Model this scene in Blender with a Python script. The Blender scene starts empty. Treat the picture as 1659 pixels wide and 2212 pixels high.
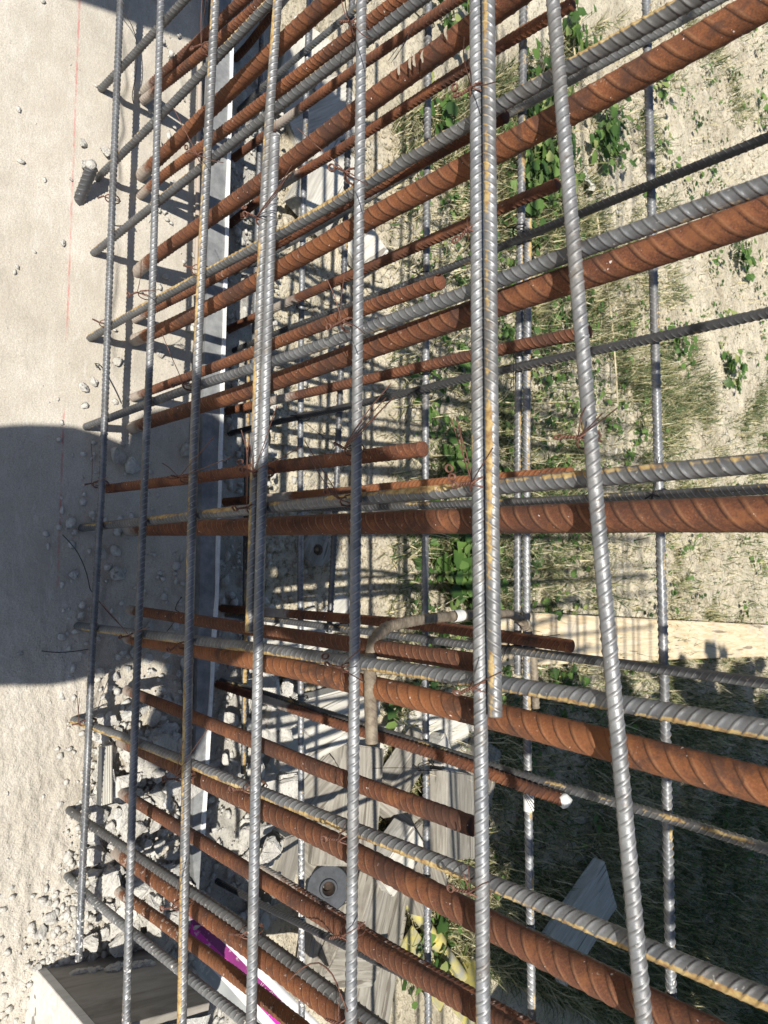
import bpy, bmesh, math, random
import numpy as np
from mathutils import Vector, Matrix

random.seed(7); rng = np.random.default_rng(7)
scene = bpy.context.scene
C = scene.collection

# ------------------------------------------------------------------ camera
# rows: image right, image down, view direction, in world axes (X along the wall, Y away, Z up)
RC = np.array([[0.00842646, 0.71863874, 0.69533255],
               [-0.9966059, 0.06297903, -0.05301249],
               [0.0818882, 0.69252582, -0.71673029]])
FPX, CX, CY = 1534.0, 829.5, 1106.0
cd = bpy.data.cameras.new("camera"); cam = bpy.data.objects.new("camera", cd); C.objects.link(cam)
M = Matrix.Identity(4)
for i in range(3):
    M[i][0] = RC[0][i]; M[i][1] = -RC[1][i]; M[i][2] = -RC[2][i]
cam.matrix_world = M
cd.sensor_fit = 'VERTICAL'; cd.sensor_height = 36.0; cd.sensor_width = 27.0
cd.lens = FPX / 2212.0 * 36.0
cd.clip_start = 0.01; cd.clip_end = 500
cd.dof.use_dof = True; cd.dof.focus_distance = 0.82; cd.dof.aperture_fstop = 18
scene.camera = cam

# ------------------------------------------------------------------ world, sun, exposure
EL, AZ = math.radians(52.7), math.radians(4.0)
w = bpy.data.worlds.new("World"); scene.world = w; w.use_nodes = True
nt = w.node_tree; bg = nt.nodes['Background']
sky = nt.nodes.new('ShaderNodeTexSky'); sky.sky_type = 'NISHITA'; sky.sun_disc = False
sky.sun_elevation = EL; sky.sun_rotation = math.radians(180) + AZ
nt.links.new(sky.outputs[0], bg.inputs[0]); sky.ozone_density = 2.6; bg.inputs[1].default_value = 0.075
sd = bpy.data.lights.new("sun", 'SUN'); sun = bpy.data.objects.new("sun", sd); C.objects.link(sun)
sd.energy = 5.0; sd.angle = math.radians(0.45); sd.color = (1.0, 0.95, 0.86)
travel = Vector((math.sin(AZ) * math.cos(EL), math.cos(AZ) * math.cos(EL), -math.sin(EL)))
sun.rotation_euler = travel.to_track_quat('-Z', 'Y').to_euler(); sun.location = (0, -3, 4)
scene.view_settings.view_transform = 'Standard'; scene.view_settings.look = 'None'
scene.view_settings.exposure = 0.60; scene.view_settings.gamma = 1.0
scene.cycles.max_bounces = 6; scene.cycles.diffuse_bounces = 3; scene.cycles.glossy_bounces = 3

# ------------------------------------------------------------------ points: a viewing direction met with a real plane
SLAB, LEDGE, GRD = -1.204, -1.42, -1.55
def ray(x, y): return np.array([(x - CX) / FPX, (y - CY) / FPX, 1.0]) @ RC
def onY(x, y, Y): d = ray(x, y); return d * (Y / d[1])
def onZ(x, y, Z): d = ray(x, y); return d * (Z / d[2])
def onR(x, y, a=0.452, b=-0.073):       # the leaning row of starter bars  Y = a + b z
    d = ray(x, y); return d * (a / (d[1] - b * d[2]))

# ------------------------------------------------------------------ small helpers
def tag(o, label=None, cat=None, group=None, kind=None):
    if label: o['label'] = label
    if cat: o['category'] = cat
    if group: o['group'] = group
    if kind: o['kind'] = kind
    return o
def link(name, me, mat=None, parent=None, smooth=False):
    o = bpy.data.objects.new(name, me); C.objects.link(o)
    if mat is not None: me.materials.append(mat)
    if parent is not None: o.parent = parent
    if smooth: me.polygons.foreach_set('use_smooth', np.ones(len(me.polygons), bool))
    return o
def fastmesh(name, V, F):
    """V (n,3); F (m,k) all faces of k corners"""
    V = np.asarray(V, np.float32); F = np.asarray(F, np.int32)
    me = bpy.data.meshes.new(name)
    me.vertices.add(len(V)); me.vertices.foreach_set('co', V.ravel())
    k = F.shape[1]
    me.loops.add(F.size); me.loops.foreach_set('vertex_index', F.ravel())
    me.polygons.add(len(F)); me.polygons.foreach_set('loop_start', np.arange(0, F.size, k, dtype=np.int32))
    me.polygons.foreach_set('loop_total', np.full(len(F), k, np.int32))
    me.update(calc_edges=True)
    return me
def attr(me, name, vals):
    a = me.attributes.new(name, 'FLOAT', 'POINT'); a.data.foreach_set('value', np.asarray(vals, np.float32))
def from_bm(name, bm):
    me = bpy.data.meshes.new(name); bm.normal_update(); bm.to_mesh(me); bm.free(); return me

# ------------------------------------------------------------------ materials
class N:
    def __init__(s, name):
        s.m = bpy.data.materials.new(name); s.m.use_nodes = True
        s.t = s.m.node_tree; s.b = s.t.nodes['Principled BSDF']; s.o = s.t.nodes['Material Output']
    def n(s, typ, **kw):
        x = s.t.nodes.new('ShaderNode' + typ)
        for k, v in kw.items():
            if k in x.inputs: x.inputs[k].default_value = v
            else: setattr(x, k, v)
        return x
    def l(s, a, b): s.t.links.new(a, b)
    def pos(s): return s.n('NewGeometry').outputs['Position']
    def objc(s): return s.n('TexCoord').outputs['Object']
    def noise(s, vec, scale, detail=4.0, rough=0.55, dist=0.0):
        x = s.n('TexNoise'); x.inputs['Scale'].default_value = scale; x.inputs['Detail'].default_value = detail
        x.inputs['Roughness'].default_value = rough; x.inputs['Distortion'].default_value = dist
        s.l(vec, x.inputs['Vector']); return x.outputs['Fac']
    def vor(s, vec, scale):
        x = s.n('TexVoronoi'); x.inputs['Scale'].default_value = scale; s.l(vec, x.inputs['Vector']); return x.outputs['Distance']
    def ramp(s, fac, stops):
        x = s.n('ValToRGB'); r = x.color_ramp
        while len(r.elements) < len(stops): r.elements.new(0.5)
        for e, (p, c) in zip(r.elements, stops):
            e.position = p; e.color = tuple(c) + (1,) if len(c) == 3 else c
        s.l(fac, x.inputs['Fac']); return x.outputs['Color']
    def ss(s, fac, a, b, lo=0.0, hi=1.0):
        x = s.n('MapRange', interpolation_type='SMOOTHSTEP')
        for i, v in ((1, a), (2, b), (3, lo), (4, hi)): x.inputs[i].default_value = v
        s.l(fac, x.inputs[0]); return x.outputs[0]
    def mix(s, fac, a, b, mode='MIX'):
        x = s.n('MixRGB', blend_type=mode)
        for i, v in ((0, fac), (1, a), (2, b)):
            if isinstance(v, (int, float)): x.inputs[i].default_value = v
            elif isinstance(v, tuple): x.inputs[i].default_value = v + (1,)
            else: s.l(v, x.inputs[i])
        return x.outputs[0]
    def math(s, op, a, b=0.0):
        x = s.n('Math', operation=op)
        for i, v in ((0, a), (1, b)):
            if isinstance(v, (int, float)): x.inputs[i].default_value = v
            else: s.l(v, x.inputs[i])
        return x.outputs[0]
    def sep(s, v):
        x = s.n('SeparateXYZ'); s.l(v, x.inputs[0]); return x.outputs
    def at(s, name, typ='GEOMETRY'):
        x = s.n('Attribute', attribute_type=typ); x.attribute_name = name; return x.outputs['Fac']
    def bump(s, h, strength, dist):
        x = s.n('Bump'); x.inputs['Strength'].default_value = strength; x.inputs['Distance'].default_value = dist
        s.l(h, x.inputs['Height']); s.l(x.outputs[0], s.b.inputs['Normal']); return x
    def set(s, **kw):
        for k, v in kw.items():
            k = k.replace('_', ' ')
            if isinstance(v, (int, float)): s.b.inputs[k].default_value = v
            elif isinstance(v, tuple): s.b.inputs[k].default_value = v + (1,)
            else: s.l(v, s.b.inputs[k])
        return s.m

def dust_mask(n, p):
    """cement splashes: more of them near the slab and the rubble end of the cage"""
    x, y, z = n.sep(p)
    amount = n.math('ADD', n.ss(x, -0.15, -0.66, 0.0, 0.19), n.math('MULTIPLY', n.ss(z, -0.85, -1.15, 0.0, 0.06), n.ss(x, 0.6, 0.0, .3, 1)))
    small = n.noise(p, 170, 3.0, 0.6)
    big = n.noise(p, 28, 3.0, 0.6)
    v = n.math('ADD', n.math('MULTIPLY', small, 0.75), n.math('MULTIPLY', big, 0.35))
    v = n.math('ADD', v, amount)
    return n.ss(v, 0.80, 0.86)

def steel():
    n = N('mill_scale_steel'); p = n.pos()
    a = n.noise(p, 35, 5, 0.6); b = n.noise(p, 400, 3, 0.6)
    tone = n.at('tone', 'OBJECT')
    col = n.ramp(a, [(0.3, (.165, .178, .195)), (0.5, (.265, .277, .292)), (0.72, (.40, .405, .41))])
    col = n.mix(n.math('MULTIPLY', b, 0.5), col, (.10, .105, .118))
    dull = n.ss(n.noise(p, 9, 5, .7), .47, .62); col = n.mix(n.math('MULTIPLY', dull, .6), col, (.12, .115, .11))
    rn = n.n('ObjectInfo').outputs['Random']; col = n.mix(n.math('MULTIPLY', rn, .42), col, (.10, .088, .072))
    grime = n.ss(n.noise(p, 55, 6, .8), .56, .66); col = n.mix(n.math('MULTIPLY', grime, .55), col, (.135, .105, .075))
    col = n.mix(n.math('SUBTRACT', 1.0, tone), col, (.045, .045, .048))
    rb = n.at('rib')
    col = n.mix(n.math('MULTIPLY', n.ss(rb, .15, .8), .62), col, (.05, .05, .055))  # rib shade painted as darker lines on the grey steel
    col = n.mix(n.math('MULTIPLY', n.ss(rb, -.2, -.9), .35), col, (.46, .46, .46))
    # yellow rust running along one longitudinal rib
    g = n.at('stripe'); amt = n.at('gold', 'OBJECT')
    br = n.noise(p, 60, 4, 0.7); br2 = n.noise(p, 12, 4, 0.65)
    th = n.math('SUBTRACT', 1.18, n.math('MULTIPLY', amt, 0.44))
    gv = n.math('ADD', n.math('SUBTRACT', g, n.math('MULTIPLY', rb, .13)), n.math('ADD', n.math('MULTIPLY', n.math('SUBTRACT', br, 0.5), 0.45), n.math('MULTIPLY', n.math('SUBTRACT', br2, 0.5), 1.25)))
    gm = n.ss(n.math('SUBTRACT', gv, th), -0.03, 0.10)
    gm = n.math('MULTIPLY', gm, n.ss(amt, 0.01, 0.1))
    gc = n.ramp(n.noise(p, 120, 4, 0.6), [(0.35, (.20, .11, .045)), (0.52, (.34, .235, .095)), (0.7, (.44, .345, .175))])
    col = n.mix(gm, col, gc)
    spots = n.ss(n.noise(p, 90, 5, 0.75), 0.66, 0.72)
    col = n.mix(n.math('MULTIPLY', spots, 0.6), col, (.20, .10, .04))
    pale = n.ss(n.noise(p, 210, 2, .5), .70, .74); col = n.mix(n.math('MULTIPLY', pale, .6), col, (.52, .51, .49))
    d = n.math('MULTIPLY', dust_mask(n, p), n.ss(tone, .12, .4))
    col = n.mix(d, col, (.62, .60, .56))
    met = n.math('MULTIPLY', n.math('SUBTRACT', 1.0, n.math('MAXIMUM', gm, d)), 0.5)
    ro = n.math('ADD', n.math('MULTIPLY', n.math('MAXIMUM', gm, d), 0.4), n.math('ADD', 0.40, n.math('ADD', n.math('MULTIPLY', b, 0.18), n.math('MULTIPLY', dull, .14))))
    n.bump(n.noise(p, 900, 3, 0.6), 0.25, 0.0006)
    return n.set(Base_Color=col, Metallic=met, Roughness=ro)
def rust():
    n = N('rusted_steel'); p = n.pos()
    a = n.noise(p, 700, 4, 0.7); b = n.noise(p, 45, 4, 0.6)
    f = n.math('ADD', n.math('MULTIPLY', a, 0.62), n.math('ADD', n.math('MULTIPLY', b, 0.24), n.math('MULTIPLY', n.noise(p, 11, 3, .6), .16)))
    tone = n.at('tone', 'OBJECT')
    col = n.ramp(f, [(0.33, (.040, .015, .009)), (0.44, (.085, .030, .015)), (0.54, (.155, .050, .020)), (0.68, (.32, .125, .046))])
    col = n.mix(n.math('SUBTRACT', 1.0, tone), col, (.05, .022, .015))
    rn = n.n('ObjectInfo').outputs['Random']; col = n.mix(n.math('MULTIPLY', rn, .5), col, (.085, .036, .020)); col = n.mix(n.ss(rn, .35, .0, 0, .35), col, (.30, .115, .035))
    col = n.mix(n.math('MULTIPLY', n.ss(n.at('rib'), .15, .75), .85), col, (.022, .010, .007))  # dark lines at the rib roots paint in the ribs' shade
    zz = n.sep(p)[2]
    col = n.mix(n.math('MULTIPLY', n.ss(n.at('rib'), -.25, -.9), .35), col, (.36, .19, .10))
    pt = n.noise(p, 17, 6, .75, .4); col = n.mix(n.math('MULTIPLY', n.ss(pt, .50, .62), .75), col, (.055, .026, .018)); col = n.mix(n.math('MULTIPLY', n.ss(pt, .46, .36), .45), col, (.25, .095, .034))
    scf = n.ss(n.noise(p, 75, 3, .8), .66, .72); col = n.mix(n.math('MULTIPLY', scf, .5), col, (.33, .27, .22))
    foot = n.ss(n.math('ADD', zz, n.math('MULTIPLY', n.noise(p, 60, 4, .7), .10)), -1.085, -1.13)
    col = n.mix(n.math('MULTIPLY', n.math('MULTIPLY', foot, n.ss(zz, -1.26, -1.215)), .75), col, (.40, .36, .31))
    sp = n.ss(n.noise(p, 240, 2, 0.5), 0.735, 0.76)
    col = n.mix(sp, col, (.60, .55, .50))
    d = n.math('MULTIPLY', dust_mask(n, p), 0.55)
    col = n.mix(d, col, (.55, .50, .45))
    n.bump(a, 0.5, 0.0008)
    return n.set(Base_Color=col, Roughness=0.88, Metallic=0.05)
def concrete():
    n = N('slab_concrete'); p = n.pos(); x, y, z = n.sep(p)
    big = n.noise(p, 3.5, 5, 0.6); mid = n.noise(p, 22, 6, 0.65); fine = n.noise(p, 260, 4, 0.7)
    f = n.math('ADD', n.math('MULTIPLY', big, 0.45), n.math('ADD', n.math('MULTIPLY', mid, 0.30), n.math('MULTIPLY', fine, 0.25)))
    col = n.ramp(f, [(0.34, (.32, .288, .236)), (0.50, (.45, .412, .345)), (0.64, (.55, .515, .45))])
    pits = n.ss(n.noise(p, 130, 3, 0.7), 0.665, 0.70)
    col = n.mix(n.math('MULTIPLY', pits, 0.6), col, (.20, .18, .16))
    sand = n.noise(p, 480, 3, .7); col = n.mix(n.ss(sand, .42, .58, .38, 0), col, (.24, .215, .185))
    blot = n.ss(n.noise(p, 6.5, 6, .72, .5), .50, .66); col = n.mix(n.math('MULTIPLY', blot, .40), col, (.36, .318, .262))
    wv = n.n('Mapping'); wv.inputs['Scale'].default_value = (2.2, 9.0, 1.0); wv.inputs['Rotation'].default_value = (0, 0, .5); n.l(p, wv.inputs[0])
    tw = n.noise(wv.outputs[0], 5, 6, .7, 1.8); col = n.mix(n.math('MULTIPLY', n.ss(tw, .54, .66), .30), col, (.55, .53, .49)); col = n.mix(n.math('MULTIPLY', n.ss(tw, .44, .34), .25), col, (.27, .25, .22))
    pale = n.math('MULTIPLY', n.ss(n.noise(p, 9, 5, 0.7, 0.6), 0.55, 0.68), n.ss(x, .25, -.3, .0, .7))
    col = n.mix(pale, col, (.56, .535, .49))
    rr = n.ss(n.noise(p, 38, 5, .7), .70, .78)
    col = n.mix(n.math('MULTIPLY', rr, .35), col, (.42, .27, .14))
    # snapped red chalk line
    yl = n.math('SUBTRACT', y, n.math('SUBTRACT', 0.4257, n.math('MULTIPLY', x, 0.0079)))
    yl = n.math('ADD', yl, n.math('MULTIPLY', n.math('SUBTRACT', n.noise(p, 90, 3, .6), .5), .0016))
    lm = n.ss(n.math('ABSOLUTE', yl), 0.0010, 0.0022, 1.0, 0.0)
    lm = n.math('MULTIPLY', lm, n.ss(n.noise(p, 60, 5, 0.8), 0.36, 0.60, .05, .60))
    gap = n.math('MULTIPLY', n.ss(x, -0.06, -0.02), n.math('MAXIMUM', n.ss(x, .27, .25), n.ss(x, .37, .42)))
    col = n.mix(n.math('MULTIPLY', lm, gap), col, (.44, .11, .11))
    h = n.math('ADD', n.math('MULTIPLY', mid, .5), n.math('ADD', n.math('MULTIPLY', fine, 0.5), n.math('MULTIPLY', n.noise(p, 90, 4, .7), n.ss(x, .1, -.3, .4, 3.0))))
    n.bump(h, 0.65, 0.0032)
    return n.set(Base_Color=col, Roughness=0.93)
def rough_concrete(name='broken_concrete', c0=(.40, .385, .35), c1=(.64, .625, .585), speck=0.5):
    n = N(name); p = n.pos()
    mid = n.noise(p, 30, 6, 0.7); fine = n.noise(p, 220, 5, 0.75)
    col = n.ramp(n.math('ADD', n.math('MULTIPLY', mid, .6), n.math('MULTIPLY', fine, .4)), [(0.36, c0), (0.6, c1)])
    rn = n.n('ObjectInfo').outputs['Random']; col = n.mix(n.math('MULTIPLY', rn, .45), col, (.34, .315, .27))
    s = n.ss(n.noise(p, 150, 3, .65), 0.60, 0.66)
    col = n.mix(n.math('MULTIPLY', s, speck), col, (.16, .155, .15))
    n.bump(n.math('ADD', mid, fine), 0.8, 0.005)
    return n.set(Base_Color=col, Roughness=0.95)
def soil():
    n = N('dry_soil'); p = n.pos()
    big = n.noise(p, 1.6, 5, .6); mid = n.noise(p, 14, 6, .7); fine = n.noise(p, 120, 5, .75)
    f = n.math('ADD', n.math('MULTIPLY', big, .35), n.math('ADD', n.math('MULTIPLY', mid, .35), n.math('MULTIPLY', fine, .30)))
    col = n.ramp(f, [(0.34, (.23, .19, .125)), (0.45, (.50, .44, .325)), (0.58, (.66, .60, .47))])
    s = n.ss(n.noise(p, 75, 5, .8), .53, .60)
    col = n.mix(n.math('MULTIPLY', s, .7), col, (.14, .12, .075))
    n.bump(n.math('ADD', n.math('MULTIPLY', mid, 1.5), fine), 0.9, 0.012)
    return n.set(Base_Color=col, Roughness=0.97)
def wood(name, c0, c1, c2, grain=26, dirt=0.4):
    n = N(name); o = n.objc()
    mp = n.n('Mapping'); mp.inputs['Scale'].default_value = (1.2, 1.0, 1.0); n.l(o, mp.inputs[0])
    sc = n.n('Mapping'); sc.inputs['Scale'].default_value = (2.0, grain, grain); n.l(o, sc.inputs[0])
    g = n.noise(sc.outputs[0], 3.2, 6, .6, 1.2); big = n.noise(o, 5, 5, .65); fine = n.noise(o, 180, 4, .7)
    col = n.ramp(g, [(0.32, c0), (0.5, c1), (0.68, c2)])
    crack = n.ss(n.noise(sc.outputs[0], 1.6, 3, .5), .655, .68)
    col = n.mix(n.math('MULTIPLY', crack, .7), col, (.06, .045, .03))
    col = n.mix(n.math('MULTIPLY', n.ss(big, .52, .72), dirt), col, (.42, .40, .36))
    n.bump(n.math('ADD', g, n.math('MULTIPLY', fine, .4)), .4, .003)
    return n.set(Base_Color=col, Roughness=0.85)
def simple(name, c0, c1, scale=60, rough=.7, metal=0.0, bump=.3, bd=.001):
    n = N(name); p = n.pos(); f = n.noise(p, scale, 5, .7)
    n.bump(f, bump, bd)
    return n.set(Base_Color=n.ramp(f, [(.35, c0), (.65, c1)]), Roughness=rough, Metallic=metal)
def blade_mat(name, stops, trans=0.25):
    n = N(name); r = n.at('rnd'); p = n.pos()
    f = n.math('ADD', n.math('MULTIPLY', r, .8), n.math('MULTIPLY', n.noise(p, 2.5, 3, .6), .2))
    col = n.ramp(f, stops)
    n.set(Base_Color=col, Roughness=.6)
    tr = n.n('BsdfTranslucent'); n.l(col, tr.inputs[0]); ms = n.n('MixShader'); ms.inputs[0].default_value = trans
    n.l(n.b.outputs[0], ms.inputs[1]); n.l(tr.outputs[0], ms.inputs[2]); n.l(ms.outputs[0], n.o.inputs[0])
    return n.m

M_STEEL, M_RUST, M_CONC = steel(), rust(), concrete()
M_BROKEN = rough_concrete()
M_LEDGE = rough_concrete('speckled_footing_concrete', (.30, .285, .255), (.52, .50, .45), .75)
M_SOIL = soil()
M_PLANK = wood('fresh_pine', (.44, .33, .19), (.58, .47, .31), (.66, .57, .43), 22, .6)
M_OFFCUT = wood('shade_toned_formwork_timber', (.14, .125, .105), (.24, .22, .185), (.34, .32, .28), 20, .35)  # grey toned down to stand in for shade missing over the pile
M_PALEWOOD = wood('cement_washed_timber', (.34, .32, .28), (.46, .44, .39), (.58, .56, .51), 24, .8)
M_PLY = wood('film_faced_plywood', (.17, .153, .13), (.24, .22, .19), (.31, .285, .25), 10, .25)
M_STRIP = simple('grey_zinc_strip', (.13, .135, .14), (.25, .255, .255), 30, .6, .1)
M_STRIPEDGE = simple('pale_strip_edge', (.55, .55, .53), (.72, .72, .70), 60, .7)
M_WIRE = simple('rusty_tie_wire', (.085, .035, .025), (.20, .10, .07), 300, .6, .35)
M_BLACKWIRE = simple('black_annealed_wire', (.012, .012, .014), (.04, .035, .035), 300, .5, .4)
M_DISC = simple('shade_darkened_steel', (.012, .015, .021), (.034, .040, .050), 50, .65, .15)  # disc colour darkened in place of the shade it would lie in
M_HOLE = simple('dark_rust_socket', (.01, .008, .006), (.05, .03, .02), 80, .9)
M_LICHEN = simple('worn_yellow_paint', (.24, .24, .21), (.42, .36, .08), 22, .8)
M_STONE = rough_concrete('pale_stone', (.42, .40, .36), (.62, .60, .55), .15)
M_LEAF = blade_mat('weed_leaf', [(0.08, (.022, .055, .010)), (.4, (.060, .125, .024)), (.7, (.115, .20, .045)), (.95, (.30, .32, .12))], .3)
M_GRASS = blade_mat('grass_blade', [(0.05, (.030, .060, .016)), (.36, (.085, .125, .040)), (.54, (.26, .25, .115)), (.74, (.50, .43, .24)), (.95, (.68, .61, .42))], .25)

# ------------------------------------------------------------------ setting
def box_bm(x0, x1, y0, y1, z0, z1, bev=0.0, seg=1):
    bm = bmesh.new(); bmesh.ops.create_cube(bm, size=1)
    for v in bm.verts:
        v.co = ((x0 + x1) / 2 + v.co.x * (x1 - x0), (y0 + y1) / 2 + v.co.y * (y1 - y0), (z0 + z1) / 2 + v.co.z * (z1 - z0))
    if bev: bmesh.ops.bevel(bm, geom=bm.edges[:], offset=bev, segments=seg, affect='EDGES')
    return bm
def vnoise(x, y, seed=0):
    r = np.random.default_rng(seed); out = np.zeros_like(x)
    for k in range(26):
        fx, fy, ph = r.normal(0, 1), r.normal(0, 1), r.uniform(0, 6.28)
        out += np.sin(x * fx + y * fy + ph)
    return out / 26 * 3.1
def grid(x0, x1, y0, y1, nx, ny, fz):
    xs = np.linspace(x0, x1, nx); ys = np.linspace(y0, y1, ny); X, Y = np.meshgrid(xs, ys)
    Z = fz(X, Y); V = np.stack([X, Y, Z], -1).reshape(-1, 3)
    i = np.arange(nx * ny).reshape(ny, nx)
    F = np.stack([i[:-1, :-1], i[:-1, 1:], i[1:, 1:], i[1:, :-1]], -1).reshape(-1, 4)
    return V, F
def ground_z(X, Y):
    far = np.clip((Y - 8) / 20, 0, 1)
    z = GRD + .014 * vnoise(X * 5, Y * 5, 1) + .010 * vnoise(X * 19, Y * 19, 2) + .007 * vnoise(X * 47, Y * 47, 3)
    return z + far * .4 * vnoise(X * .3, Y * .3, 4)
V, F = grid(-3.5, 5.5, .6, 8, 640, 560, ground_z)
o = link('ground', fastmesh('ground', V, F), M_SOIL, smooth=True); tag(o, 'dry beige soil seen through the steel cage', None, None, 'structure')
V, F = grid(-60, 60, -60, 60, 60, 60, lambda X, Y: GRD - .06 + 0 * X)
o = link('terrain', fastmesh('terrain', V, F), M_SOIL); tag(o, 'dry flat earth reaching to the horizon', None, None, 'structure')

# slab: chipped front edge along Y ~ .66 ... a step of broken concrete down to the footing
def slab_edge(X): return .658 + .006 * vnoise(X * 25, X * 0, 5) - .10 * np.clip((-.60 - X) / .1, 0, 1)
def slab_mesh():
    xs = np.concatenate([np.linspace(-5, -1.1, 20), np.linspace(-1.08, 1.6, 500), np.linspace(1.65, 6, 20)])
    ys = np.concatenate([np.linspace(-4, .1, 12), np.linspace(.12, 1, 170)])
    X, T = np.meshgrid(xs, ys)
    E_ = slab_edge(X); Y = np.where(T > .12, .12 + (T - .12) / .88 * (E_ - .12), T)
    rough = np.clip((.10 - X) / .5, 0, 1) * np.clip((Y - .25) / .2, 0, 1)
    Z = SLAB + .0006 * vnoise(X * 60, Y * 60, 6) + rough * (.003 * vnoise(X * 70, Y * 70, 7) + .0025 * vnoise(X * 160, Y * 160, 8))
    n = rng.normal(0, 1, X.shape); Z = Z + rough * n * .0006
    # chipped shallow band where the starter bars come out
    band = np.clip((Y - .495 - .012 * vnoise(X * 30, X * 0, 61)) / .010, 0, 1) * np.clip(.55 + vnoise(X * 9, X * 0, 62), 0, 1); Z = Z - band * (.005 + .006 * np.abs(vnoise(X * 40, Y * 40, 9)))
    V = np.stack([X, Y, Z], -1); ny, nx = X.shape
    low = V[-1].copy(); low[:, 2] = -1.75; low[:, 1] -= .004
    V = np.concatenate([V.reshape(-1, 3), low]); i = np.arange(nx * (ny + 1)).reshape(ny + 1, nx)
    F = np.stack([i[:-1, :-1], i[:-1, 1:], i[1:, 1:], i[1:, :-1]], -1).reshape(-1, 4)
    return fastmesh('slab', V, F)
o = link('concrete_slab', slab_mesh(), M_CONC, smooth=True); tag(o, 'pale concrete slab with a red chalk line', None, None, 'structure')
# footing ledge beyond the strip
def ledge_z(X, Y): return LEDGE + .010 * vnoise(X * 30, Y * 30, 11) + .006 * vnoise(X * 90, Y * 90, 12) - np.clip((Y - .985) / .02, 0, 1) * .25
V, F = grid(-2.2, 3.2, .60, 1.01, 700, 70, ledge_z)
o = link('footing_ledge', fastmesh('ledge', V, F), M_LEDGE, smooth=True); tag(o, 'speckled concrete footing ledge below the slab edge', None, None, 'structure')

# zinc edge strip on the slab rim
def strip():
    root = bpy.data.objects.new('edge_strip', None); C.objects.link(root); root.location = (.3, .69, SLAB)
    tag(root, 'long grey metal strip with a pale rim standing along the slab edge', 'edge strip')
    a, b = np.array([-.577, .664]), np.array([1.7, .672])
    xs = np.linspace(-.577, 1.7, 160)
    bm = bmesh.new(); rows = []
    for x in xs:
        yl = .6745 - .004 * math.sin(x * 3) - max(0, -x - .15) * .012; yr = .709 - max(0, -x - .05) * .034
        if x < -.5: yl += (-.5 - x) * .15
        zz = SLAB + .016 + .001 * math.sin(x * 14)
        rows.append([bm.verts.new((x, yl, SLAB - .02)), bm.verts.new((x, yl, zz)), bm.verts.new((x, yr, zz + .001)), bm.verts.new((x, yr, SLAB - .03))])
    for r0, r1 in zip(rows[:-1], rows[1:]):
        for k in range(3): bm.faces.new((r0[k], r0[k + 1], r1[k + 1], r1[k]))
    bm.faces.new(rows[0][::-1]); bm.faces.new(rows[-1])
    p = link('strip_face', from_bm('strip', bm), M_STRIP, root); p.matrix_parent_inverse = Matrix.Translation(-root.location)
    bm = bmesh.new(); rows = []
    for x in np.linspace(-.50, 1.7, 140):
        yr = .7092 - max(0, -x - .05) * .034; wv = .0035 + .001 * math.sin(x * 37)
        z0, z1 = SLAB - .032, SLAB + .0215
        rows.append([bm.verts.new((x, yr - wv, z0)), bm.verts.new((x, yr - wv, z1)), bm.verts.new((x, yr + .003, z1)), bm.verts.new((x, yr + .003, z0))])
    for r0, r1 in zip(rows[:-1], rows[1:]):
        for k in range(3): bm.faces.new((r0[k], r0[k + 1], r1[k + 1], r1[k]))
    bm.faces.new(rows[0][::-1]); bm.faces.new(rows[-1])
    p = link('strip_rim', from_bm('rim', bm), M_STRIPEDGE, root); p.matrix_parent_inverse = Matrix.Translation(-root.location)
strip()

# ------------------------------------------------------------------ ribbed bars
def spline(pts, step):
    P = np.array(pts, float)
    if len(P) > 3:                       # even out reading noise without losing the bend
        Q = P.copy(); Q[1:-1] = .25 * P[:-2] + .5 * P[1:-1] + .25 * P[2:]; P = Q
    P = np.vstack([2 * P[0] - P[1], P, 2 * P[-1] - P[-2]])
    out = []
    for i in range(1, len(P) - 2):
        p0, p1, p2, p3 = P[i - 1:i + 3]; L = np.linalg.norm(p2 - p1); m = max(2, int(L / .01))
        # centripetal tangents
        d0, d1, d2 = [max(np.linalg.norm(q) ** .5, 1e-4) for q in (p1 - p0, p2 - p1, p3 - p2)]
        m1 = (p1 - p0) / d0 - (p2 - p0) / (d0 + d1) + (p2 - p1) / d1
        m2 = (p2 - p1) / d1 - (p3 - p1) / (d1 + d2) + (p3 - p2) / d2
        m1 *= d1; m2 *= d1
        t = np.linspace(0, 1, m, endpoint=False)[:, None]
        out.append((2 * t**3 - 3 * t**2 + 1) * p1 + (t**3 - 2 * t**2 + t) * m1 + (-2 * t**3 + 3 * t**2) * p2 + (t**3 - t**2) * m2)
    out.append(P[-2:-1]); Q = np.vstack(out)
    s = np.r_[0, np.cumsum(np.linalg.norm(np.diff(Q, axis=0), axis=1))]
    S = np.arange(0, s[-1], step)
    return np.stack([np.interp(S, s, Q[:, k]) for k in range(3)], 1), S
def frames(P):
    T = np.gradient(P, axis=0); T /= np.linalg.norm(T, axis=1)[:, None]
    ref = np.array([0, -1.0, 0.001]); ref2 = np.array([1.0, 0, 0])
    r = np.where((np.abs(T @ ref) > .9)[:, None], ref2, ref)
    A = r - (r * T).sum(1)[:, None] * T; A /= np.linalg.norm(A, axis=1)[:, None]
    return T, A, np.cross(T, A)
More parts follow.
